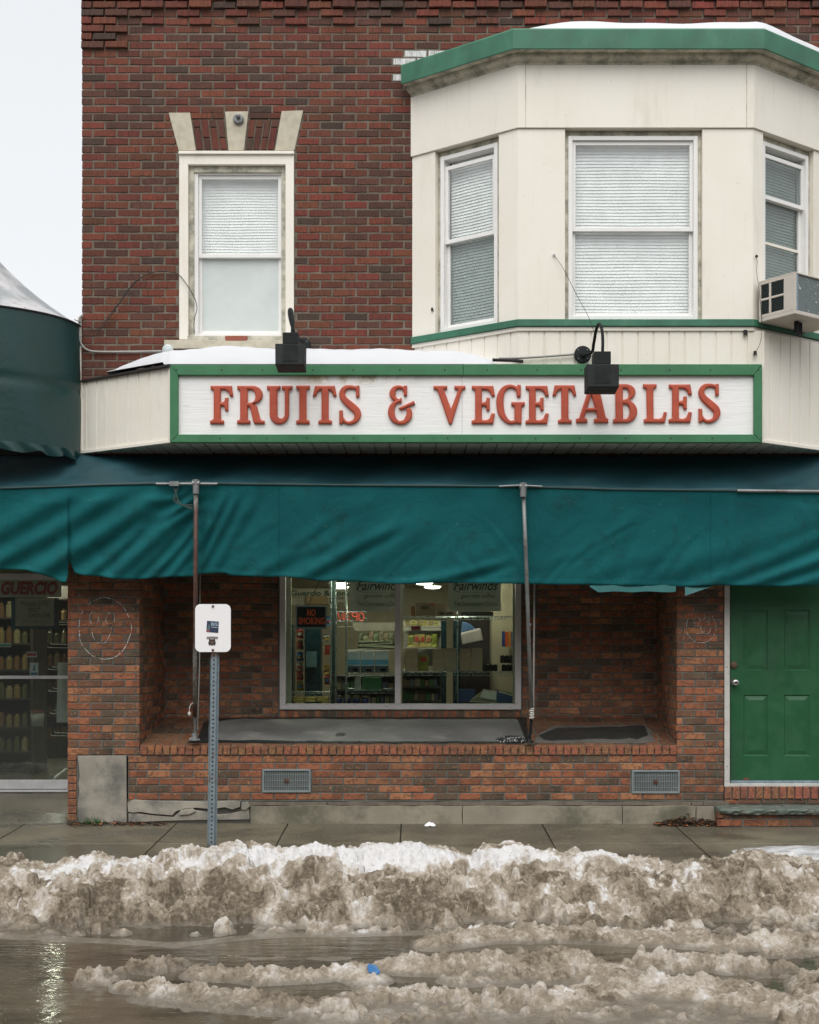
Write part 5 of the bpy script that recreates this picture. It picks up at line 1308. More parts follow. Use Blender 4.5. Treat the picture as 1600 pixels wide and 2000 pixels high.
g.pb(fp, XP(1415), XP(1425.5), zq(1536.5), 2.42, -.12, .004); g.pb(fp, XP(1425.5), Dx1+.06, zq(1536.5), zq(1530.5), -.12, .002); g.pb(pdp, Dx1+.004, Dx1+.05, zq(1530), 2.42, -.08, .05)
g.build('door_frame', plain('grey_white_paint', (.50, .49, .46), .6, dirt=(.2, .19, .17), dscale=12, damt=.5), door, bevel=.003)
g = MB(); g.pb(pdp, Dx0, Dx1, zq(1530.4), Dz0-.002, -.06, .012); g.build('threshold', MT['galv'], door, bevel=.003)
g = MB(); g.prism([W(x, y, DD+.001) for x, y in [(1449,1523.5),(1453,1520.5),(1457,1518.5),(1461,1520),(1466,1523.5)]], (0, -.001, 0)); g.build('rust_patch', F((.16, .06, .03)), door)
g = MB(); g.lathe(W(1433,1299,DD), [(.030, 0), (.030, .008), (.024, .012), (.022, .022), (0, .024)], 20, 'y'); g.build('deadbolt', plain('brown_brass', (.14, .085, .055), .5, .4), door, smooth=False)
g = MB(); g.lathe(W(1434,1332.5,DD), [(.033, 0), (.033, .006), (.014, .012), (.013, .035), (.026, .042), (.029, .055), (.024, .066), (.010, .069), (0, .069)], 24, 'y'); g.build('door_knob', plain('steel_knob', (.55, .55, .55), .2, 1.), door, smooth=True)
g = MB()
for z in (1303, 1497): g.lathe(W(1420, z, .004), [(.005, -.002), (.005, .001), (0, .002)], 6, 'y')
g.build('screw', MT['dark'], door)
# stone step
step = thing('door_step', W(1405, 1618, .2), 'brick door step topped by a rough green-grey stone slab', 'step')
g = MB(); rows = []
sz = ZP(1579.5, .22)
def slab_ring(inset, z, n=60, rough=0, seed=1):
    rng = random.Random(seed); pts = [(XP(1397, 0)+inset*0, -.0), (XP(1399,.06), -.06), (XP(1408,.26)+inset, -.26+inset)]
    out = [Vector((XP(1394), -.006, z)), Vector((XP(1396, .05), -.06, z)), Vector((XP(1401, .15)+inset*.5, -.16, z))]
    for i in range(n):
        x = XP(1410, .24) + inset + i*(2.2)/n
        out.append(Vector((x, -.235 + inset + rough*rng.uniform(-.010, .008) + (.03 if i == 0 else 0), z + rough*rng.uniform(-.004, .004))))
    return out
for ins_, zz, ro, sd_ in ((.010, sz, 0, 1), (.003, sz-.004, .4, 2), (-.004, sz-.016, 1, 3), (.003, sz-.034, 1, 4), (.014, sz-.050, .9, 5), (.04, sz-.055, .2, 6)): rows.append(slab_ring(ins_, zz, 60, ro, sd_))
g.grid(rows[::-1]); n = len(g.v); tp = [Vector((p.x, p.y, sz)) for p in rows[0]]
g.v += [tuple(p) for p in tp] + [(p.x, -.004, sz) for p in tp]
for i in range(len(tp)-1): g.f.append((n+i, n+i+1, n+len(tp)+i+1, n+len(tp)+i))
g.build('stone_slab', plain('rough_slate', (.10, .125, .105), .7, var=.3, vs=14, bump=.9, bs=40, dirt=(.22, .22, .18), da=(.5, .7), dscale=12), step, fix=True)
g = MB(); rng = random.Random(23); pS = front(.185)
zz0 = gz(.2) + .004
for r_ in range(2):
    x = XP(1406, .185) - (.0 if r_ else .02) + (0 if r_ == 0 else .0); x = XP(1407 if r_ == 0 else 1402, .185); k = 0
    while x < XP(1760):
        L = .198 if not (k == 0 and r_ == 1) else .12
        one_brick(g, pS, x, x+L-.012, zz0 + r_*.066 + .004, zz0 + r_*.066 + .060, tuple(c*.85 for c in pal_new(rng, 0, 0)), rng, jit=.001); x += L; k += 1
pSs = Plane((XP(1396, 0), -.0, 0), (XP(1402, .185)-XP(1396), -.185, 0))
for r_ in range(2): one_brick(g, pSs, .004, .178, zz0 + r_*.066+.004, zz0+r_*.066+.060, (.2, .075, .04), rng)
g.build('brick_riser', MT['brick_new'], step)
g = MB(); g.box((XP(1404), -.178, -.03), (XP(1760), -.003, sz-.052)); g.build('mortar', MT['mortar_new'], step)

# ================================================================ SHOP WINDOW
win = thing('shop_window', (XP(782, -DR), DR, wz0), 'white-framed two-pane shop window at the back of the brick recess', 'window')
DW = -DR + .015
def vx(px, d=DW): return XP(px, d)
def vz(py, d=DW): return ZP(py, d)
MT['alu'] = plain('painted_aluminium', (.52, .50, .49), .5, var=.05, dirt=(.25, .24, .22), dscale=9, damt=.5)
pw = front(DW); g = MB()
X0_, X1_, Z0_ = vx(546.5), vx(1018), vz(1385.5)
g.pb(pw, X0_, vx(558), Z0_+.044, 2.42, -.05, .012); g.pb(pw, vx(1006.5), X1_, Z0_+.044, 2.42, -.05, .012); g.pb(pw, X0_, X1_, Z0_, Z0_+.044, -.05, .012)
g.pb(pw, vx(559), vx(1006), Z0_+.045, Z0_+.052, -.05, -.002)
g.build('frame', MT['alu'], win, bevel=.003)
g = MB(); g.pb(pw, vx(771.5), vx(783), Z0_+.053, 2.42, -.05, .0); g.build('mullion', MT['alu'], win, bevel=.003)
g = MB(); rng = random.Random(2)
for px, py in ((552,1212),(551,1358),(561,1378),(755,1379.5),(1012,1213),(1011,1373),(997,1382)): g.lathe(W(px, py, DW+.012), [(.004, -.001), (.004, .001), (0, .0015)], 6, 'y')
g.build('screw', MT['dark'], win)
for a, b in ((558.5, 771), (783.5, 1006.2)):
    g = MB(); g.pb(pw, vx(a)-.002, vx(b)+.002, Z0_+.050, 2.41, -.030, -.024); g.build('pane', MT['glass_shop'], win)
# text helper
def text_geo(body, shear=0., off=0., ext=.001, spacing=1.):
    cu = bpy.data.curves.new('t', 'FONT'); cu.body = body; cu.size = 1; cu.shear = shear; cu.offset = off; cu.extrude = ext; cu.resolution_u = 3; cu.space_character = spacing
    ob = bpy.data.objects.new('t', cu); sc.collection.objects.link(ob); dg = bpy.context.evaluated_depsgraph_get(); dg.update()
    me = ob.evaluated_get(dg).to_mesh(); V = [tuple(v.co) for v in me.vertices]; Fc = [tuple(f.vertices) for f in me.polygons]
    ob.evaluated_get(dg).to_mesh_clear(); bpy.data.objects.remove(ob); bpy.data.curves.remove(cu); return V, Fc
def text_on(name, body, box, d, mt_, parent, shear=0., off=0., th=.0015, slant=0., spacing=1., build=True, mb=None):
    V, Fc = text_geo(body, shear, off, .01, spacing); xs_ = [v[0] for v in V]; ys_ = [v[1] for v in V]; x0_, x1_, y0_, y1_ = min(xs_), max(xs_), min(ys_), max(ys_)
    a, b, c, e = box; g = mb or MB(); n = len(g.v)
    for x, y, z in V:
        t = (x-x0_)/(x1_-x0_); px = a + (b-a)*t; py = c + (e-c)*(1-(y-y0_)/(y1_-y0_)) + slant*t
        p = W(px, py, d); g.v.append((p.x, p.y - (th if z > 0 else 0), p.z))
    g.f += [tuple(n+i for i in f) for f in Fc]
    return g.build(name, mt_, parent, fix=True) if build else g
def card(px0, px1, py0, py1, d, th=.004):
    g = MB(); a, b = W(px0, py1, d), W(px1, py0, d); g.box((a.x, a.y-th, a.z), (b.x, b.y, b.z)); return g
# signs on the glass
dg_ = DW - .036
ns = thing('no_smoking_sign', W(608, 1228, dg_), 'small black NO SMOKING sign with orange-red letters inside the shop window', 'sign')
card(577.5, 638.5, 1182, 1228.5, dg_).build('sign_border', F((.33, .36, .35)), ns, bevel=.003)
card(580.5, 635.5, 1185.5, 1224.5, dg_+.0045, .002).build('sign_face', F((.008, .014, .014)), ns, bevel=.002)
mo_ = plain('orange_ink', (.90, .15, .05), .5, var=.03)
text_on('lettering', 'NO', (600, 616.5, 1189.5, 1203.5), dg_+.007, mo_, ns, off=.03); text_on('lettering', 'SMOKING', (583, 634.5, 1206, 1219.5), dg_+.007, mo_, ns, off=.025)
g = MB(); g.tube([W(630, 1120, dg_-.02), W(602, 1182, dg_-.01)], .0035, 6); tag(g.build('cord', MT['black']), 'black cord slanting behind the glass above the NO SMOKING sign', 'cord')
MT['poster'] = F((.55, .53, .46), .7); ink = F((.05, .06, .055), .7); ink2 = F((.14, .15, .14), .7)
for k, (a, b, lab) in enumerate(((684, 790, 'grey coffee poster partly behind the window mullion'), (876.5, 978, 'grey coffee poster hanging in the right pane of the shop window'))):
    po = thing('coffee_poster', W((a+b)/2, 1193, DW-.16), lab, 'poster', 'coffee posters in the shop window')
    dp = DW-.16
    card(a, b, 1120, 1193.5, dp).build('sheet', MT['poster'], po)
    o_ = a - 684 if k == 0 else a - 684 - 3
    text_on('lettering', 'Fairwinds', (697+o_, 783+o_, 1134, 1153), dp+.005, ink, po, shear=.35, off=.01)
    text_on('lettering', 'gourmet coffee', (711+o_, 777+o_, 1159, 1170), dp+.005, ink, po, shear=.28)
    text_on('lettering', "The Connoisseur's Choice", (698+o_, 782+o_, 1174.5, 1183.5), dp+.005, ink2, po)
    g = MB(); g.tube([W(706+o_, 1156.5, dp+.006), W(780+o_, 1156.5, dp+.006)], .0012, 4); g.tube(ctr([W(x+o_, y, dp+.007) for x, y in ((706,1137),(698,1141),(696,1149),(701,1155),(709,1153),(709,1146),(703,1147))], 5), .0026, 5)
    g.build('flourish', ink, po)
# neon sign seen from behind
neon = thing('open_sign', W(688, 1215, DW-.5), 'red neon OPEN sign seen reversed through the shop window', 'sign')
mn = emit('red_neon', (1.0, .10, .06), .8)
def nl(pts, g): g.tube([W(x, y, DW-.5) for x, y in pts], .0036, 6)
g = MB(); nl([(660,1196),(664,1212),(670.5,1196),(671,1211)], g)
g2 = MB(); nl([(684,1197),(674,1197),(674,1210),(684,1210)], g2); nl([(674.5,1203.5),(682,1203.5)], g2); g.v, g.f = g.v + g2.v, g.f + [tuple(len(g.v)+i for i in f) for f in g2.f]
g.build('neon_letter', mn, neon)
g = MB(); nl([(697.5,1212),(697.5,1197),(690,1197),(687.5,1200),(690,1204),(697,1204)], g); g.build('neon_letter', mn, neon)
g = MB(); nl(circ(706, 1204.5, 5, 7.5), g); g.build('neon_letter', mn, neon)
g = MB(); g.tube([W(658,1195,DW-.515), W(716,1195,DW-.515)], .003, 5); g.tube([W(658,1213,DW-.515), W(716,1213,DW-.515)], .003, 5); g.tube([W(709,1207,DW-.51), W(716,1208,DW-.51)], .004, 5); g.build('backing_bar', MT['galv'], neon)

# ================================================================ SHOP INTERIOR
room = thing('shop_interior', (0, 6, .13), 'dim warm shop interior with ceiling lights seen through the glass', 'room')
RX0, RX1, RY0, RY1, RZ0, RZ1 = -7.2, 3.0, 1.08, 12., .13, 2.52
g = MB(); g.box((RX0, RY0+.0, .0), (RX1, RY1, RZ0)); g.build('floor', plain('shop_floor', (.15, .135, .10), .35), room)
g = MB(); g.box((RX0, RY0, RZ1), (RX1, RY1, RZ1+.05)); g.build('ceiling', F((.66, .62, .50)), room)
g = MB(); g.box((RX0, RY1, RZ0), (RX1, RY1+.1, RZ1)); g.box((RX1, RY0, RZ0), (RX1+.1, RY1, RZ1)); g.box((RX0-.1, RY0, RZ0), (RX0, RY1, RZ1)); g.build('wall', F((.58, .51, .36)), room)
g = MB(); g.box((XP(160), RY0-.03, RZ0), (XP(546), RY0, RZ1)); g.box((XP(1020), RY0-.03, RZ0), (RX1, RY0, RZ1)); g.box((XP(540), RY0-.028, RZ0), (XP(1025), RY0, wz0-.05)); g.build('front_wall', F((.3, .28, .22)), room)
ml = emit('ceiling_lamp', (1., .92, .76), 62); mlf = emit('far_ceiling_lamp', (1., .93, .76), 9)
for i, (x, y) in enumerate(((-1.2, 9.3), (-1.25, 10.6), (.15, 9.0), (.3, 10.5), (-.6, 4.6), (1.6, 4.6), (-4.55, 4.6), (-4.3, 8.5), (1.9, 9.5), (-.75, 1.30), (.45, 1.30), (-4.2, 1.75))):  # last three lamps are added out of view to brighten goods behind the glass
    lab = ['round glowing ceiling lamp deep in the shop behind the left pane', 'second glowing ceiling lamp further back behind the left pane', 'glowing ceiling lamp deep in the shop behind the right pane', 'second glowing ceiling lamp further back behind the right pane', 'ceiling lamp over the shop floor behind the left pane', 'ceiling lamp over the shop floor behind the right pane', 'ceiling lamp behind the glass door at the left', 'ceiling lamp deep in the shop behind the glass door', 'ceiling lamp by the far right wall of the shop', 'added unseen lamp close over the display behind the left pane', 'added unseen lamp close over the display behind the right pane', 'added unseen lamp just inside the glass door'][i]
    lm = thing('ceiling_lamp', (x, y, RZ1), lab, 'lamp', 'ceiling lamps in the shop')
    rb = .17 if i == 6 else (.14 if i in (0, 1, 2, 3, 7, 8) else .10)
    g = MB(); g.lathe((x, y, RZ1-.085), [(0, 0), (rb*.7, .006), (rb*.95, .022), (rb, .04)], 20); g.build('bulb_cover', mlf if i in (0, 1, 2, 3, 7, 8) else ml, lm, smooth=True)
    g = MB(); g.lathe((x, y, RZ1-.045), [(.175, 0), (.32, .025), (.33, .043)], 24); g.build('reflector', F((.7, .68, .6)), lm, smooth=True)
# hanging name board
nbd = thing('name_board', W(625, 1166, -3.2), 'pale hanging board with the dark shop name, deep behind the left pane', 'sign')
card(561, 684, 1150, 1166, -3.2, .02).build('board', F((.50, .47, .36)), nbd)
text_on('lettering', 'Guercio & Sons', (568, 683, 1153, 1163.5), -3.175, F((.03, .09, .06)), nbd, off=.02)
g = card(561, 600, 1167, 1181, -3.25, .02); tag(g.build('notice', F((.55, .5, .4))), 'pale notice hanging under the name board', 'notice')
g = card(602, 643, 1166, 1182, -3.4, .3); tag(g.build('cardboard_box', F((.40, .26, .12)), None, bevel=.01), 'brown cardboard box stored high behind the NO SMOKING cord', 'box')
g = card(657, 674, 1165, 1176, -3.3, .02); tag(g.build('price_list', F((.6, .58, .5))), 'small white price list behind the rack post', 'notice')
# wire racks behind the glass
MT['chrome'] = plain('chrome_wire', (.42, .48, .46), .3, .8, var=.05)
def zig(mb, x0, x1, y0, y1, d, n, r=.0022):
    k = [W(x0 + (x1-x0)*i/n, y0 if i % 2 else y1, d) for i in range(n+1)]
    for a, b in zip(k, k[1:]): mb.tube([a, b], r, 5, False)
def rack(lab, x0, x1, shelves, d, posts, dep_=.4):
    rk = thing('wire_rack', W((x0+x1)/2, 1400, d), lab, 'shelf rack', 'chrome wire racks in the shop window')
    for px, r_ in posts:
        g = MB(); g.tube([W(px, 1110, d+.01), W(px, 1400, d+.01)], r_, 8); g.build('post', MT['chrome'], rk, smooth=True)
    for y in shelves:
        g = MB(); g.tube([W(x0, y-3.2, d), W(x1, y-3.2, d)], .0032, 6); g.tube([W(x0, y+3.2, d), W(x1, y+3.2, d)], .0028, 6); zig(g, x0, x1, y-3, y+3, d, int((x1-x0)/7))
        zz = W(0, y-3.2, d).z
        a = W(x0, y, d).x; b = W(x1, y, d).x; n_ = int((b-a)/.03)
        for i in range(n_+1): xx_ = a + (b-a)*i/n_; g.tube([(xx_, -d, zz+.003), (xx_, -d+dep_, zz+.003)], .0015, 4, False)
        g.tube([(a, -d+dep_, zz), (b, -d+dep_, zz)], .003, 5); g.build('wire_shelf', MT['chrome'], rk)
dR = DW - .22
rack('chrome wire rack behind the lower left corner of the window', 559, 647, [1357], dR, [(646.5, .010), (612, .0)][:1])
rack('chrome wire rack behind the left pane holding the three white and blue packs', 676, 770, [1318, 1351], dR, [(676.5, .011), (656, .009)])
rack('chrome wire rack behind the right pane holding paper bags', 785, 1004, [1207, 1316], dR, [(894, .008)])
g = MB(); g.box(tuple(W(646, 1400, DW-.6)), tuple(W(655, 1110, DW-.68))); tag(g.build('door_jamb', F((.012, .03, .028))), 'dark upright post behind the middle of the left pane', 'post')
# low dark shelving further back in the shop
for a_, b_, y_, lab_ in ((786, 862, 1314, 'low dark shelving deep behind the lower right pane'), (656, 772, 1320, 'low dark shelving deep behind the lower left pane')):
    lo_ = thing('low_shelf', W((a_+b_)/2, 1400, -2.9), lab_, 'shelf unit', 'low shelving in the shop'); g = MB()
    g.box(tuple(W(a_, 1415, -3.3)), tuple(W(b_, y_, -3.35)))
    for y in (y_, y_+28, y_+56): g.box(tuple(W(a_, y+2, -2.9)), (W(b_, y, -2.9).x, 3.3, W(b_, y, -2.9).z))
    g.build('shelf_board', F((.035, .04, .035)), lo_)
    g = MB(); rg3 = random.Random(a_)
    for y in (y_+27, y_+55):
        x = a_+2
        while x < b_-8:
            w_ = rg3.uniform(6, 13); g.box((W(x, 0, -3).x, 2.98, W(x, y, -3).z+.004), (W(x+w_-1.5, 0, -3).x, 3.2, W(x, y-rg3.uniform(12, 22), -3).z), rg3.choice([(.10, .12, .11), (.03, .10, .03), (.14, .09, .05), (.05, .07, .10), (.20, .18, .12)])); x += w_
    m = M('stock_%d' % a_); q_ = m.n('ShaderNodeAttribute'); q_.attribute_name = 'Col'; o_ = g.build('stock', m.bsdf(q_.outputs['Color'], .5), lo_); o_['kind'] = 'stuff'
# goods
def shelf_z(y, d=None): return W(0, y-3.2, dR).z + .005
def goods(name, px0, px1, py0, py1, d, dep_, col, lab, cat, group=None, taper=0., pinch=0., parts=None, bev=.006, label_band=None, crumple=0.):
    k = S*(D-d)/D; a, b = XP(px0, d), XP(px1, d); z0, z1 = ZP(py1, d), ZP(py0, d); r = random.Random(int(px0*7+py0))
    o = thing(name, ((a+b)/2, -d, z0), lab, cat, group); g = MB(); n = 6
    secs = []
    for i in range(n+1):
        t = i/n; ins = taper*t*(b-a)/2; dd = dep_*(1 - pinch*t**2); zz = z0 + (z1-z0)*t
        j = lambda: r.uniform(-crumple, crumple)
        secs.append([(a+ins+j(), -d+j(), zz), (b-ins+j(), -d+j(), zz), (b-ins+j(), -d+dd+j(), zz), (a+ins+j(), -d+dd+j(), zz)])
    for p, q in zip(secs, secs[1:]):
        for m_ in range(4): l = (m_+1) % 4; g.quad(p[m_], p[l], q[l], q[m_])
    g.f.append(tuple(range(0, 0))) if False else None
    g.quad(*secs[-1]); g.quad(*secs[0][::-1])
    g.build('body', F(col), o, bevel=0)
    for (u0, u1, v0, v1, c) in (label_band or []):
        g = MB(); zz0, zz1 = z0+(z1-z0)*v0, z0+(z1-z0)*v1; xa, xb = a+(b-a)*u0, a+(b-a)*u1; ins = taper*v1*(b-a)/2
        xa = max(xa, a+ins); xb = min(xb, b-ins); g.box((xa, -d-.0022-crumple, zz0), (xb, -d-.0006, zz1)); g.build('label', F(c), o)
    return o
for i, (a, b) in enumerate(((679, 703), (704.5, 731), (732.5, 759))):
    goods('coffee_pack', a, b, 1273, 1313.6, dR-.04, .12, (.68, .72, .74), ['white and blue pack nearest the rack post', 'middle white and blue pack on the left rack', 'white and blue pack nearest the mullion'][i], 'pack', 'white and blue packs on the left rack', taper=.06, crumple=.003,
          label_band=[(0, 1, .38, .62, (.14, .42, .62)), (0, 1, .0, .32, (.07, .09, .10)), (.42, .8, .06, .2, (.55, .55, .52))])
g = MB(); g.tube(ctr([W(x, 1271+math.sin(x)*.8, dR-.05) for x in range(678, 764, 6)], 3), .008, 6); tag(g.build('plastic_wrap', F((.6, .58, .55), .25)), 'clear plastic wrap folded over the white and blue packs', 'wrap')
bags = [(791.5, 816.5), (846, 868.5), (869.5, 892), (898.5, 919.5), (920.5, 942)]
for i, (a, b) in enumerate(bags):
    goods('paper_bag', a, b, 1266 + (i % 2), 1310.6, dR-.03 - .01*(i % 2), .10, (.46*(1-.05*(i % 3)), .31, .20), ['brown paper bag standing alone at the left end of the shelf', 'brown paper bag just right of the yellow snack bag', 'brown paper bag touching the dark upright of the right pane', 'brown paper bag just right of the dark upright', 'brown paper bag at the right end of the paper bag row'][i], 'paper bag', 'paper bags on the right rack', taper=-.02, crumple=.004)
goods('snack_bag', 816.5, 837, 1280, 1310.6, dR-.09, .06, (.30, .30, .04), 'yellow and green snack bag between the paper bags', 'snack bag', None, taper=.1, pinch=.7, crumple=.004, label_band=[(.25, .8, .6, .88, (.55, .04, .03))])
for i, (a, b, y0, y1) in enumerate(((944, 972, 1297, 1310.6), (977, 1004, 1279, 1295), (980, 1004, 1297, 1310.6))):
    o = thing('can_pack', W((a+b)/2, y1, dR-.03), ['low black shrink-wrapped can pack at the end of the paper bags', 'upper black shrink-wrapped can pack by the window edge', 'lower black shrink-wrapped can pack by the window edge'][i], 'can pack', 'shrink-wrapped cans on the right rack')
    g = MB(); k = S*(D-dR)/D; r_ = (b-a)/3*k/2; hh_ = (y1-y0)*k
    for c in range(3):
        for e_ in range(2): p = W(a + (b-a)*(c+.5)/3, y1, dR-.04-e_*2*r_); g.lathe(p, [(r_*.9, 0), (r_, .004), (r_, hh_*.8), (r_*.8, hh_*.95), (0, hh_*.96)], 12)
    g.build('can', F((.015, .02, .018), .2), o, smooth=False)
    g = MB(); p = W((a+b)/2, y0+1, dR-.05); g.tube(ctr([W(a+2 + (b-a-4)*q/8, y0+1.5+.8*math.sin(q*2.3), dR-.03) for q in range(9)], 3), .003, 5); g.build('shrink_wrap', F((.5, .5, .47), .2), o)
goods('cardboard_box', 812, 851.5, 1177.5, 1202.6, dR-.04, .25, (.36, .25, .16), 'brown cardboard box at the left of the top shelf in the right pane', 'box', 'boxes on the top shelf', label_band=[(.25, .65, .5, .75, (.16, .12, .08)), (.7, .95, .82, .9, (.5, .08, .05))])
goods('cardboard_box', 853.5, 900, 1178.5, 1202.6, dR-.04, .25, (.31, .22, .15), 'brown cardboard box partly behind the coffee poster', 'box', 'boxes on the top shelf', label_band=[(.08, .3, .08, .3, (.08, .06, .05)), (.4, .7, .08, .3, (.08, .06, .05))])
goods('printer', 897, 964, 1195, 1202.6, dR-.06, .3, (.01, .014, .014), 'flat black box under the right coffee poster', 'box')
goods('snack_bag', 803, 811, 1184, 1202, dR-.05, .1, (.30, .12, .04), 'small orange packet at the left end of the top shelf', 'packet')
rng = random.Random(77)
for i in range(5):
    a = 797 + i*11.6
    goods('chip_bag', a, a+10.8, 1239+rng.uniform(-1, 2), 1264, dR-.7, .06, ((.36, .33, .08), (.40, .30, .12), (.42, .34, .10), (.36, .33, .10), (.30, .33, .05))[i], ['green-edged chip bag', 'red-badged chip bag', 'middle chip bag with a red top', 'pale chip bag', 'yellow-green chip bag'][i] + ' on the middle shelf behind the paper bags', 'chip bag', 'chip bags on the middle shelf', taper=.12, pinch=.6, crumple=.005, label_band=[(.2, .8, .45, .8, ((.15, .2, .05), (.45, .05, .04), (.45, .04, .04), (.4, .12, .08), (.2, .25, .04))[i])])
for i in range(6):
    a = 792 + i*11.2
    goods('snack_packet', a, a+9.5, 1211, 1223, dR-.8, .05, (.32, .28, .08) if i % 2 else (.25, .2, .07), ['first', 'second', 'third', 'fourth', 'fifth', 'sixth'][i] + ' small yellow packet from the mullion on the upper snack shelf', 'packet', 'small packets on the upper snack shelf', taper=.1, pinch=.5, crumple=.004)
g = MB()
for y in (1224.5, 1265.5, 1309): g.box(tuple(W(788, y+1.4, -2.2)), tuple(W(866, y, -1.83)))
g.box(tuple(W(788, 1300, -2.3)), tuple(W(862, 1212, -2.24))); tag(g.build('snack_shelf', F((.48, .46, .40))), 'white snack shelf unit behind the paper bags', 'shelf')
for i, (a, b, lab) in enumerate(((561, 577, 'tall dark cooler door at the left edge of the shop window'), (595, 630, 'tall dark cooler below the NO SMOKING sign'), (862, 871, 'narrow dark upright behind the snack shelf'), (886, 897, 'dark upright in front of the wrapped blue bundle'))):
    g = MB(); g.box(tuple(W(a, 1400, -1.75)), tuple(W(b, 1220 if i < 2 else 1212, -1.98))); o = tag(g.build('cooler' if i < 2 else 'upright', F((.008, .028, .034), .3), None, bevel=.005), lab, 'cooler' if i < 2 else 'post')
g = MB(); g.box(tuple(W(598, 1303, -1.70)), tuple(W(619, 1272, -1.72))); tag(g.build('glass_panel', F((.09, .16, .17), .2)), 'pale blue-grey panel on the front of the dark cooler', 'panel')
for j, (x, ys) in enumerate(((586, (1240, 1262, 1285, 1305, 1322, 1342)), (640, (1215, 1250, 1272, 1310, 1330)))):
    cc_ = [(.30, .05, .03), (.25, .12, .06), (.05, .16, .35), (.35, .35, .30), (.42, .05, .03), (.40, .28, .05)]
    for i, y in enumerate(ys):
        goods('hanging_packet', x-7+rng.uniform(-1, 1), x+6, y-12, y+7, -1.85, .04, cc_[(i+j*2) % 6], ['first', 'second', 'third', 'fourth', 'fifth', 'lowest'][i] + ' hanging packet from the top, ' + ('left of the dark cooler' if j == 0 else 'right of the dark cooler'), 'packet', 'packets hanging beside the cooler', taper=.15, pinch=.5, crumple=.006, label_band=[(.2, .8, .3, .6, cc_[(i+3+j) % 6])])
for i in range(3):
    a = 566 + i*24
    goods('yellow_pack', a+6, a+26, 1362, 1371, dR-.03, .2, (.40, .30, .06), ['leftmost', 'middle', 'rightmost'][i] + ' yellow pack under the low left wire shelf', 'pack', 'yellow packs under the low wire shelf', crumple=.004)
for i in range(4):
    x = 661 + i*17.5
    o = thing('round_jar', W(x, 1373, dR-.1), ['first', 'second', 'third', 'fourth'][i] + ' round jar with a shiny lid from the rack post, at the window bottom', 'jar', 'round jars at the window bottom')
    g = MB(); g.lathe(W(x, 1373, dR-.1), [(.03, 0), (.036, .01), (.036, .035), (.03, .045)], 12); g.build('body', F((.02, .03, .12), .3), o, smooth=True)
    g = MB(); g.lathe(W(x, 1362, dR-.1), [(.030, .0), (.03, .014), (.022, .018), (0, .018)], 12); g.build('lid', plain('tin_lid', (.5, .48, .3), .2, .9), o)
goods('green_crate', 708, 745, 1324, 1349, dR-.10, .25, (.02, .12, .03), 'dark green crate between the two left rack shelves', 'crate')
goods('white_tin', 693, 705, 1324, 1349, dR-.08, .12, (.35, .35, .30), 'pale tin beside the dark green crate', 'tin')
goods('plastic_bundle', 700, 770, 1252, 1268, -1.95, .2, (.20, .22, .15), 'row of upright pale green bags behind the white and blue packs', 'bags', crumple=.015, taper=.05)
for i in range(7):
    a = 700 + i*10
    goods('grocery_bag', a, a+9, 1232 + rng.uniform(0, 6), 1266, -2.0, .06, (.17+.04*(i % 3), .19+.03*(i % 2), .12), ['first', 'second', 'third', 'fourth', 'fifth', 'sixth', 'seventh'][i] + ' upright green-grey bag from the left above the white and blue packs', 'bag', 'upright bags on the far shelf', taper=.2, pinch=.5, crumple=.008)
g = MB(); g.box(tuple(W(690, 1232, -2.6)), tuple(W(772, 1216, -2.55))); g.box(tuple(W(655, 1225, -2.6)), tuple(W(690, 1223, -2.4))); tag(g.build('shelf_board', F((.5, .47, .38))), 'pale shelf board behind the red neon sign', 'shelf')
bn = thing('wrapped_bundle', W(925, 1265, -1.9), 'white paper parcel with blue plastic leaning in the right pane', 'parcel')
g = MB(); rng2 = random.Random(5); g.hexa([W(x, y, -1.7) for x, y in ((903,1262),(945,1253),(939,1226),(899,1236))], [W(x, y, -2.0) for x, y in ((905,1262),(944,1254),(938,1227),(901,1236))]); g.build('paper_wrap', F((.40, .36, .34)), bn, bevel=.02, fix=True)
g = MB(); g.hexa([W(x, y, -1.72) for x, y in ((900,1236),(930,1229),(918,1218),(903,1214))], [W(x, y, -1.95) for x, y in ((900,1236),(928,1229),(918,1218),(904,1214))]); g.build('blue_plastic', F((.10, .18, .34), .3), bn, bevel=.01, fix=True)
g = MB(); g.box(tuple(W(898, 1400, -2.5)), tuple(W(961, 1205, -2.7))); tag(g.build('dark_cabinet', F((.03, .022, .02))), 'dark brown cabinet behind the paper parcel', 'cabinet')
g = MB(); g.box(tuple(W(961, 1400, -1.95)), tuple(W(1012, 1120, -2.3))); tag(g.build('side_panel', F((.45, .40, .28))), 'beige wall panel at the right side of the shop window', 'panel')
for i, (a, c_) in enumerate(((981, (.02, .05, .20)), (987, (.55, .09, .02)), (993, (.55, .20, .03)), (999, (.03, .10, .22)))):
    goods('boxed_item', a, a+5.4, 1233+(i % 2), 1263, -1.80, .04, c_, ['dark blue', 'red-orange', 'orange', 'blue-green'][i] + ' narrow carton on the beige side panel', 'carton', 'narrow cartons on the side panel', crumple=.001)
cb_ = thing('magazine_pile', W(955, 1372, dR-.03), 'pile of pale magazines with a blue packet at the lower right of the window', 'pile')
g = MB()
for i in range(5): g.hexa([W(x, y-2*i, dR-.05) for x, y in ((917+i*3,1371),(1004,1375),(1004,1372),(919+i*3,1368))], [W(x, y-2*i, dR-.30) for x, y in ((925+i*3,1362),(1004,1366),(1004,1363),(927+i*3,1359))])
g.build('magazines', F((.40, .37, .25)), cb_, fix=True)
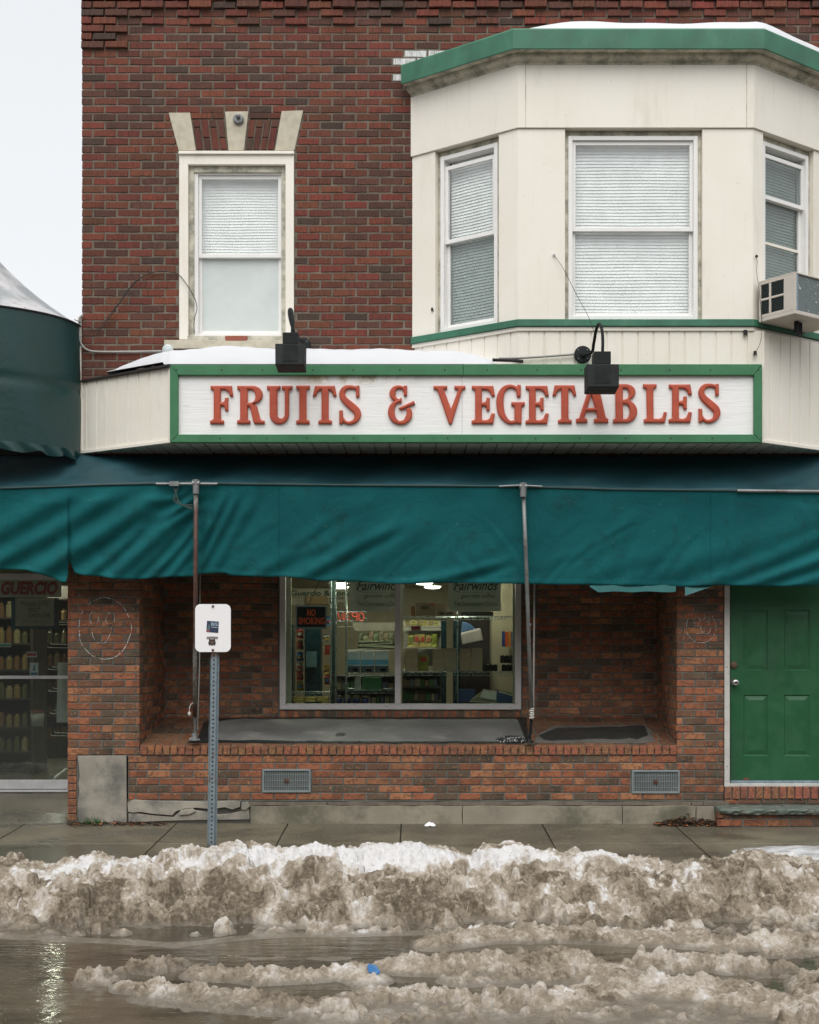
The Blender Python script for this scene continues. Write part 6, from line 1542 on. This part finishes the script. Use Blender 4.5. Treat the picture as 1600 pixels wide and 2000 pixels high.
g = MB(); g.hexa([W(x, y, dR-.03) for x, y in ((938,1362),(969,1368),(970,1352),(944,1347))], [W(x, y, dR-.12) for x, y in ((938,1360),(969,1366),(970,1350),(944,1345))]); g.build('white_packet', F((.6, .56, .48)), cb_, fix=True)
g = MB(); g.hexa([W(x, y, dR-.03) for x, y in ((970,1371),(1003,1374),(1003,1356),(971,1349))], [W(x, y, dR-.12) for x, y in ((970,1369),(1003,1373),(1003,1354),(971,1347))]); g.build('blue_packet', F((.02, .05, .13)), cb_, fix=True)
g = MB(); g.hexa([W(x, y, dR-.028) for x, y in ((974,1352),(1003,1360),(1003,1356.5),(975,1348))], [W(x, y, dR-.035) for x, y in ((974,1352),(1003,1360),(1003,1356.5),(975,1348))]); g.build('dotted_trim', F((.5, .45, .3)), cb_, fix=True)
goods('blue_box', 897, 928, 1347, 1371, dR-.22, .2, (.03, .06, .16), 'blue box behind the left end of the magazine pile', 'box')
g = card(803, 822, 1222, 1233, DW-.034, .001); o = tag(g.build('sticker', F((.5, .45, .42))), 'small red-lettered sticker on the inside of the right pane', 'sticker')
card(804, 821, 1224, 1230, DW-.0325, .0008).build('sticker_band', F((.45, .03, .04)), o)
# ================================================================ NEIGHBOURING SHOP
g = MB(); g.box((XP(-900), .02, 2.43), (XP(131), .40, ZP(655))); g.box((XP(131), .02, zR+.6), (XP(156), .40, ZP(655))); g.box((XP(-900), .42, 2.43), (XP(131), 1.2, 2.50)); g.build('upper_front', F((.04, .05, .045)), nb)
g = MB(); g.box((XP(-900), .0, 0), (XP(-420), .3, 2.42)); g.build('pier', MT['mortar_new'], nb)
g = MB(); g.box((XP(-900), .40, 3.0), (XP(150), 8., ZP(655)-.1)); g.build('roof', MT['dark'], nb)
DN = -1.03
pn = front(DN); MT['dframe'] = plain('white_door_frame', (.56, .56, .57), .4, dirt=(.3, .3, .28), dscale=6, damt=.4)
nd = thing('glass_door', W(60, 1548, DN), 'white-framed glass shop door at the left edge behind the brick pier', 'door')
nz = lambda y: ZP(y, DN); nx = lambda x: XP(x, DN)
g = MB(); g.pb(pn, nx(-420), nx(175), nz(1547), nz(1542.5), -.05, .012); g.pb(pn, nx(-420), nx(175), nz(1541), nz(1523.5), -.045, .0); g.pb(pn, nx(-420), nx(175), nz(1326), nz(1320), -.045, .0)
g.pb(pn, nx(-60), nx(-48), nz(1523), 2.43, -.045, .0); g.pb(pn, nx(-420), nx(175), nz(1131.5), nz(1120), -.045, .0); g.pb(pn, nx(168), nx(190), nz(1545), 2.43, -.045, .01); g.build('frame', MT['dframe'], nd, bevel=.003)
g = MB(); g.pb(pn, nx(-420), nx(170), nz(1523.8), nz(1325.7), -.028, -.022); g.pb(pn, nx(-420), nx(170), nz(1320.2), 2.42, -.028, -.022); g.build('pane', MT['glass_door'], nd)
g = MB(); g.hexa([(XP(-420), -.02, -.05), (XP(131), -.0, -.05), (XP(170), -DN-.02, -.05), (XP(-420), -DN-.02, -.05)], [(XP(-420), .0, .003), (XP(131), .0, .003), (XP(170), -DN, ZP(1548, DN)), (XP(-420), -DN, ZP(1548, DN))])
tag(g.build('entrance_ramp', MT['sidewalk']), kind='structure')
g = MB(); g.box((XP(-420), -DN+.0, 0), (XP(172), -DN+.2, nz(1547.2))); g.build('door_base', MT['sidewalk'], nd)
g = MB(); course_wall(g, Plane((xPL0, 1.02, 0), (0, -1, 0)), 0, 1.015, zq(1604), zq(1604)+pvn*36, pvn, pun, .010, pal_new, 31, (), .05); g.build('side_wall', MT['brick_new'], lwo)
g = MB(); g.box((xPL0+.0075, .012, 0), (xPL0+.10, 1.03, zR)); g.build('side_mortar', MT['mortar_new'], lwo)
# name panel and papers on the glass
gn = thing('shop_name_sign', W(55, 1166, DN-.05), 'cream panel with bold red shop name above the glass door', 'sign')
card(-300, 120, 1132, 1166.5, DN-.05).build('panel', F((.62, .56, .45)), gn)
text_on('lettering', 'GUERCIO', (2, 113, 1135.5, 1162), DN-.045, F((.45, .02, .03)), gn, shear=.18, off=.05, spacing=1.0)
nt_ = thing('handwritten_notice', W(68, 1228, DN-.06), 'handwritten paper note framed in blue tape on the glass door', 'notice')
card(29.5, 107, 1168, 1224, DN-.06, .002).build('paper', F((.48, .45, .36)), nt_)
g = MB()
for a, b, c, d in ((22.5, 30, 1168, 1229), (106, 115, 1168, 1229), (30, 106, 1223, 1229)): p, q = W(a, d, DN-.057), W(b, c, DN-.057); g.box((p.x, p.y-.003, p.z), (q.x, q.y, q.z))
g.build('tape', F((.03, .075, .09)), nt_)
text_on('lettering', 'Please USE', (40, 96, 1173, 1183), DN-.057, ink2, nt_, shear=.2); text_on('lettering', 'FIRST', (54, 78, 1187, 1195), DN-.057, ink2, nt_, shear=.2); text_on('lettering', 'DOOR', (56, 98, 1198, 1206), DN-.057, ink2, nt_, shear=.1)
g = MB(); g.tube([W(98, 1215, DN-.055), W(44, 1215, DN-.055)], .0015, 4); g.tube([W(44, 1215, DN-.055), W(52, 1211, DN-.055)], .0015, 4); g.build('arrow', ink2, nt_)
for a, b, c, d, col, bnd, lab in ((51.5, 72.5, 1273, 1284, (.55, .5, .48), (.45, .06, .07), 'small red and white sticker on the glass door'), (58.5, 75, 1294.5, 1320, (.55, .56, .55), (.04, .12, .30), 'white sticker with a blue torch on the glass door'), (-6, 22, 1256, 1264, (.5, .5, .45), (.03, .25, .15), 'green and red oval sticker at the left edge of the door')):
    o = tag(card(a, b, c, d, DN-.031, .001).build('sticker', F(col), None), lab, 'sticker')
    if lab.startswith('white'):
        g = MB(); g.prism([W(x, y, DN-.0295) for x, y in ((67,1298),(70,1302),(68,1305),(70,1308),(66,1311),(64,1307),(66,1304))], (0, -.0006, 0)); g.build('torch_mark', F(bnd), o, fix=True)
        card(60, 73.5, 1313.5, 1318, DN-.0295, .0006).build('sticker_band', F(bnd), o)
    else: card(a+1.5, b-1.5, c+2.5, d-2.5, DN-.0295, .0006).build('sticker_band', F(bnd), o)
# white hook rack
hk = thing('hook_rack', W(150, 1470, -1.7), 'white display rack with long hooks half hidden behind the brick pier', 'rack')
g = MB(); g.box(tuple(W(160, 1480, -1.60)), tuple(W(168, 1180, -1.75))); g.build('upright', MT['white'], hk)
for i, (x, y) in enumerate(((112,1215),(112,1219.5),(98,1258),(92,1264.5),(102,1303),(94,1307.5),(104,1344.5),(95,1350),(105,1388),(98,1393.5),(106,1431),(99,1436.5))):
    g = MB(); g.tube([W(x, y-2.2, -1.62), W(x+2, y, -1.62), W(165, y+1.5, -1.62)], .0036, 6); g.build('hook', MT['white'], hk)
g = MB(); g.grid([[W(x, y, -1.58-.01*math.sin(x*.3)) for x in (113+(y-1293)*-.02, 120, 130, 140, 150)] for y in (1294, 1296, 1310, 1315, 1320, 1345, 1375, 1411)]); tag(g.build('paper_sheet', F((.50, .50, .48)), None, solid=.001), 'long white sheet hanging on the hook rack', 'sheet')
# shelves of jars seen through the door
rng = random.Random(61)
sh = thing('jar_shelf', (XP(-150, -1.9), 3.0, .13), 'dark shelves packed with jars behind the glass door', 'shelf unit')
def shp(t): return Vector((-3.60 - .55*(1-t) - .4, 0, 0))
g = MB(); ys = [1172, 1208, 1242, 1286, 1330]
lev = [.62, .93, 1.24, 1.52, 1.80, 2.06]
for z in [.36] + lev: g.box((-6.2, 2.75, z), (-4.12, 3.25, z+.02)); g.box((-5.1, 4.6, z), (-3.3, 5.0, z+.02))
g.box((-4.13, 2.75, .13), (-4.10, 3.25, 2.2)); g.box((-6.2, 3.25, .13), (-4.1, 3.28, 2.2)); g.box((-5.1, 5.0, .13), (-3.3, 5.03, 2.25)); g.build('shelf_board', F((.06, .05, .04)), sh)
for k, z in enumerate([.36] + lev[:-1]):
    g = MB(); x = -6.1
    for x, yy in [(xx_, 2.80) for xx_ in np.arange(-5.9, -4.15, .085)] + [(xx_, 4.65) for xx_ in np.arange(-5.05, -3.35, .085)]:
        r_ = .033 + .006*rng.random(); h_ = .13 + .05*rng.random(); g.lathe((x, yy, z+.021), [(r_, 0), (r_, h_*.75), (r_*.6, h_*.85), (r_*.6, h_), (0, h_)], 10, col=((.30, .22, .09), (.22, .12, .05), (.35, .30, .16), (.12, .13, .06))[rng.randint(0, 3)])
    m = M('jar_glass_%d' % k); a_ = m.n('ShaderNodeAttribute'); a_.attribute_name = 'Col'; o = g.build('jar_row', m.bsdf(a_.outputs['Color'], .25), sh); o['kind'] = 'stuff'
bk_ = thing('bucket', (XP(73.5, -2.2), 2.2, .13), 'white bucket with a red lid on the shop floor behind the glass door', 'bucket')
p = W(73.5, 1418, -2.2); g = MB(); g.lathe(p, [(.045*1.3, 0), (.055*1.3, .14)], 16); g.build('pail', F((.4, .4, .36)), bk_, smooth=True); g = MB(); g.lathe(p + Vector((0, 0, .14)), [(.075, 0), (.075, .015), (0, .018)], 16); g.build('lid', F((.3, .08, .06)), bk_)
g = MB(); g.tube([W(106, 1520, -1.4), W(128, 1503, -1.7), W(150, 1502, -1.9)], .012, 6); tag(g.build('mat_edge', MT['white']), 'white corner of a floor frame low behind the glass door', 'frame')

# ================================================================ STREET SIGN
DPO = 1.62
post = thing('street_sign', W(411, 1690, DPO), 'blank white sign panel with two stickers on a perforated steel post', 'street sign')
bx, tx = (412.5, 1690), (419.5, 1190)
def pp(t): return bx[0] + (tx[0]-bx[0])*t, bx[1] + (tx[1]-bx[1])*t
kk = S*(D-DPO)/D
A0, B0 = W(*bx, DPO), W(*tx, DPO); ax_ = (B0-A0); Lp = ax_.length; ax_ = ax_/Lp; rt = Vector((1, 0, 0)); rt = (rt - ax_*rt.dot(ax_)).normalized(); fw_ = Vector((0, -1, 0))
# U-channel / square tube with real punched holes : front strip built around octagonal holes
def PQ(x, y, z): return A0 + rt*x + fw_*y + ax_*z
g = MB(); hw = .0300; pt = .0254*1.22; z = 0.; r_ = .0060*1.15
while z < Lp:
    zc_ = z + pt/2; ring_ = [(r_*math.cos(R(22.5+45*k)), zc_ + r_*math.sin(R(22.5+45*k))) for k in range(8)]
    iw = .019
    sqr = [(iw, zc_+.007), (.007, z+pt), (-.007, z+pt), (-iw, zc_+.007), (-iw, zc_-.007), (-.007, z), (.007, z), (iw, zc_-.007)]
    for k in range(8):
        l = (k+1) % 8; g.quad(PQ(ring_[k][0], 0, ring_[k][1]), PQ(sqr[k][0], 0, sqr[k][1]), PQ(sqr[l][0], 0, sqr[l][1]), PQ(ring_[l][0], 0, ring_[l][1]))
        g.quad(PQ(ring_[k][0], 0, ring_[k][1]), PQ(ring_[l][0], 0, ring_[l][1]), PQ(ring_[l][0], -.003, ring_[l][1]), PQ(ring_[k][0], -.003, ring_[k][1]))
    for sx_ in (1, -1):
        g.f.append(tuple(range(len(g.v), len(g.v)+3))); g.v += [tuple(PQ(sx_*iw, 0, zc_+.007)), tuple(PQ(sx_*iw, 0, z+pt)), tuple(PQ(sx_*.007, 0, z+pt))]
        g.f.append(tuple(range(len(g.v), len(g.v)+3))); g.v += [tuple(PQ(sx_*iw, 0, zc_-.007)), tuple(PQ(sx_*iw, 0, z)), tuple(PQ(sx_*.007, 0, z))]
    z += pt
Lq = z
for sx_ in (1, -1):
    pr = [(iw, 0), (.022, -.006), (.027, -.022), (hw, -.026), (hw+.005, -.026)]
    for (xa, ya), (xb, yb) in zip(pr, pr[1:]): g.quad(PQ(sx_*xa, ya, 0), PQ(sx_*xb, yb, 0), PQ(sx_*xb, yb, Lq), PQ(sx_*xa, ya, Lq))
m = M('weathered_galvanised'); zz_ = m.n('ShaderNodeSeparateXYZ'); m.l(m.tc.outputs['Object'], zz_.inputs[0])
rs = m.math('MULTIPLY', m.ramp(m.noise(9, 5, .7, (1, 1, .6)), .50, .64), 1); lowr = m.ramp(zz_.outputs['Z'], .19, .10); topr = m.ramp(zz_.outputs['Z'], 1.50, 1.56)
cc = m.mix(m.ramp(m.noise(25, 4), .3, .7), (.23, .285, .32), (.17, .215, .24)); cc = m.mix(m.math('MULTIPLY', rs, .75), cc, (.13, .075, .045)); cc = m.mix(m.math('MAXIMUM', lowr, topr), cc, (.10, .055, .035))
g.build('post', m.bsdf(cc, .55, .25, m.noise(60, 3), .2, .002), post, fix=False)
g = MB(); g.pb(Plane(tuple(A0), (1, 0, 0)), -.018, .018, A0.z, A0.z+Lq, -.026, -.024); g.build('post_back', MT['dark'], post)
# panel with rounded corners
def rrect(px0, px1, py0, py1, r, d, n=7):
    o = []
    for cx, cy, a in ((px1-r, py0+r, -90), (px1-r, py1-r, 0), (px0+r, py1-r, 90), (px0+r, py0+r, 180)):
        for k in range(n+1): t = R(a + 90*k/n); o.append(W(cx + r*math.cos(t), cy + r*math.sin(t), d))
    return o
DPN = DPO + .006
g = MB(); g.prism(rrect(381.3, 451, 1180, 1273.5, 11, DPN), (0, -.003, 0))
m = M('white_sign_face'); cc = m.mix(m.ramp(m.noise(7, 6, .7), .68, .8, 0, .5), (.86, .85, .86), (.5, .45, .42)); g.build('sign_panel', m.bsdf(cc, .35), post, fix=True, bevel=.0008)
DST = DPN + .0034
o = thing('sticker', W(416, 1236, DST), 'dark blue square sticker with pale initials in the middle of the white sign', 'sticker')
q = [(404.5,1212.5),(427.5,1214),(426.5,1236.5),(403,1234.5)]
g = MB(); g.prism([W(x, y, DST) for x, y in q], (0, -.0006, 0)); g.build('sticker_sheet', F((.02, .035, .075)), o, fix=True)
text_on('lettering', 'BG', (412.5, 425.5, 1215.5, 1222), DST+.0007, F((.30, .42, .50)), o, off=.03, slant=.6); g = MB(); g.prism([W(x, y, DST+.0007) for x, y in ((413,1224),(425,1224.8),(425,1226.2),(413,1225.5))], (0, -.0004, 0)); g.build('sticker_bar', F((.35, .42, .46)), o, fix=True)
g = MB(); g.prism([W(x, y, DST+.0007) for x, y in ((405,1228),(408,1219),(410,1220),(410.5,1229),(409,1234),(404.5,1233))], (0, -.0004, 0)); g.build('sticker_figure', F((.09, .14, .15)), o, fix=True)
g = MB(); g.prism([W(x, y, DST+.0012) for x, y in ((404,1229),(409.5,1231.5),(410,1234.6),(403.7,1234))], (0, -.0004, 0)); g.build('sticker_accent', F((.30, .08, .07)), o, fix=True)
o = thing('sticker', W(415, 1261, DST), 'small brown animal head sticker with a grey ribbon near the bottom bolt', 'sticker')
g = MB(); g.prism([W(x, y, DST) for x, y in ((403.5,1243.5),(414,1243),(426,1243.5),(425.5,1248.5),(414,1247.5),(404.5,1249))], (0, -.0006, 0)); g.build('ribbon', F((.22, .21, .20)), o, fix=True)
g = MB(); g.prism([W(x, y, DST+.0007) for x, y in ((408.5,1246.5),(411,1248.5),(417,1248.5),(420,1246.8),(420.5,1250.5),(421.5,1256),(420,1261),(417,1259.5),(414.5,1261.5),(412,1259.5),(408.5,1261),(407,1256),(408.5,1250.5))], (0, -.0006, 0)); g.build('animal_head', F((.045, .028, .024)), o, fix=True)
g = MB(); g.prism([W(x, y, DST+.0014) for x, y in ((411.5,1253),(417.5,1253),(416.5,1256.5),(412.5,1256.5))], (0, -.0004, 0)); g.build('muzzle', F((.16, .10, .07)), o, fix=True)
for y in (1184.3, 1269.8):
    g = MB(); g.lathe(W(416, y, DPN+.003), [(.011, 0), (.011, .002), (.007, .003), (.007, .009), (0, .010)], 6, 'y'); g.build('bolt', MT['rust'], post)
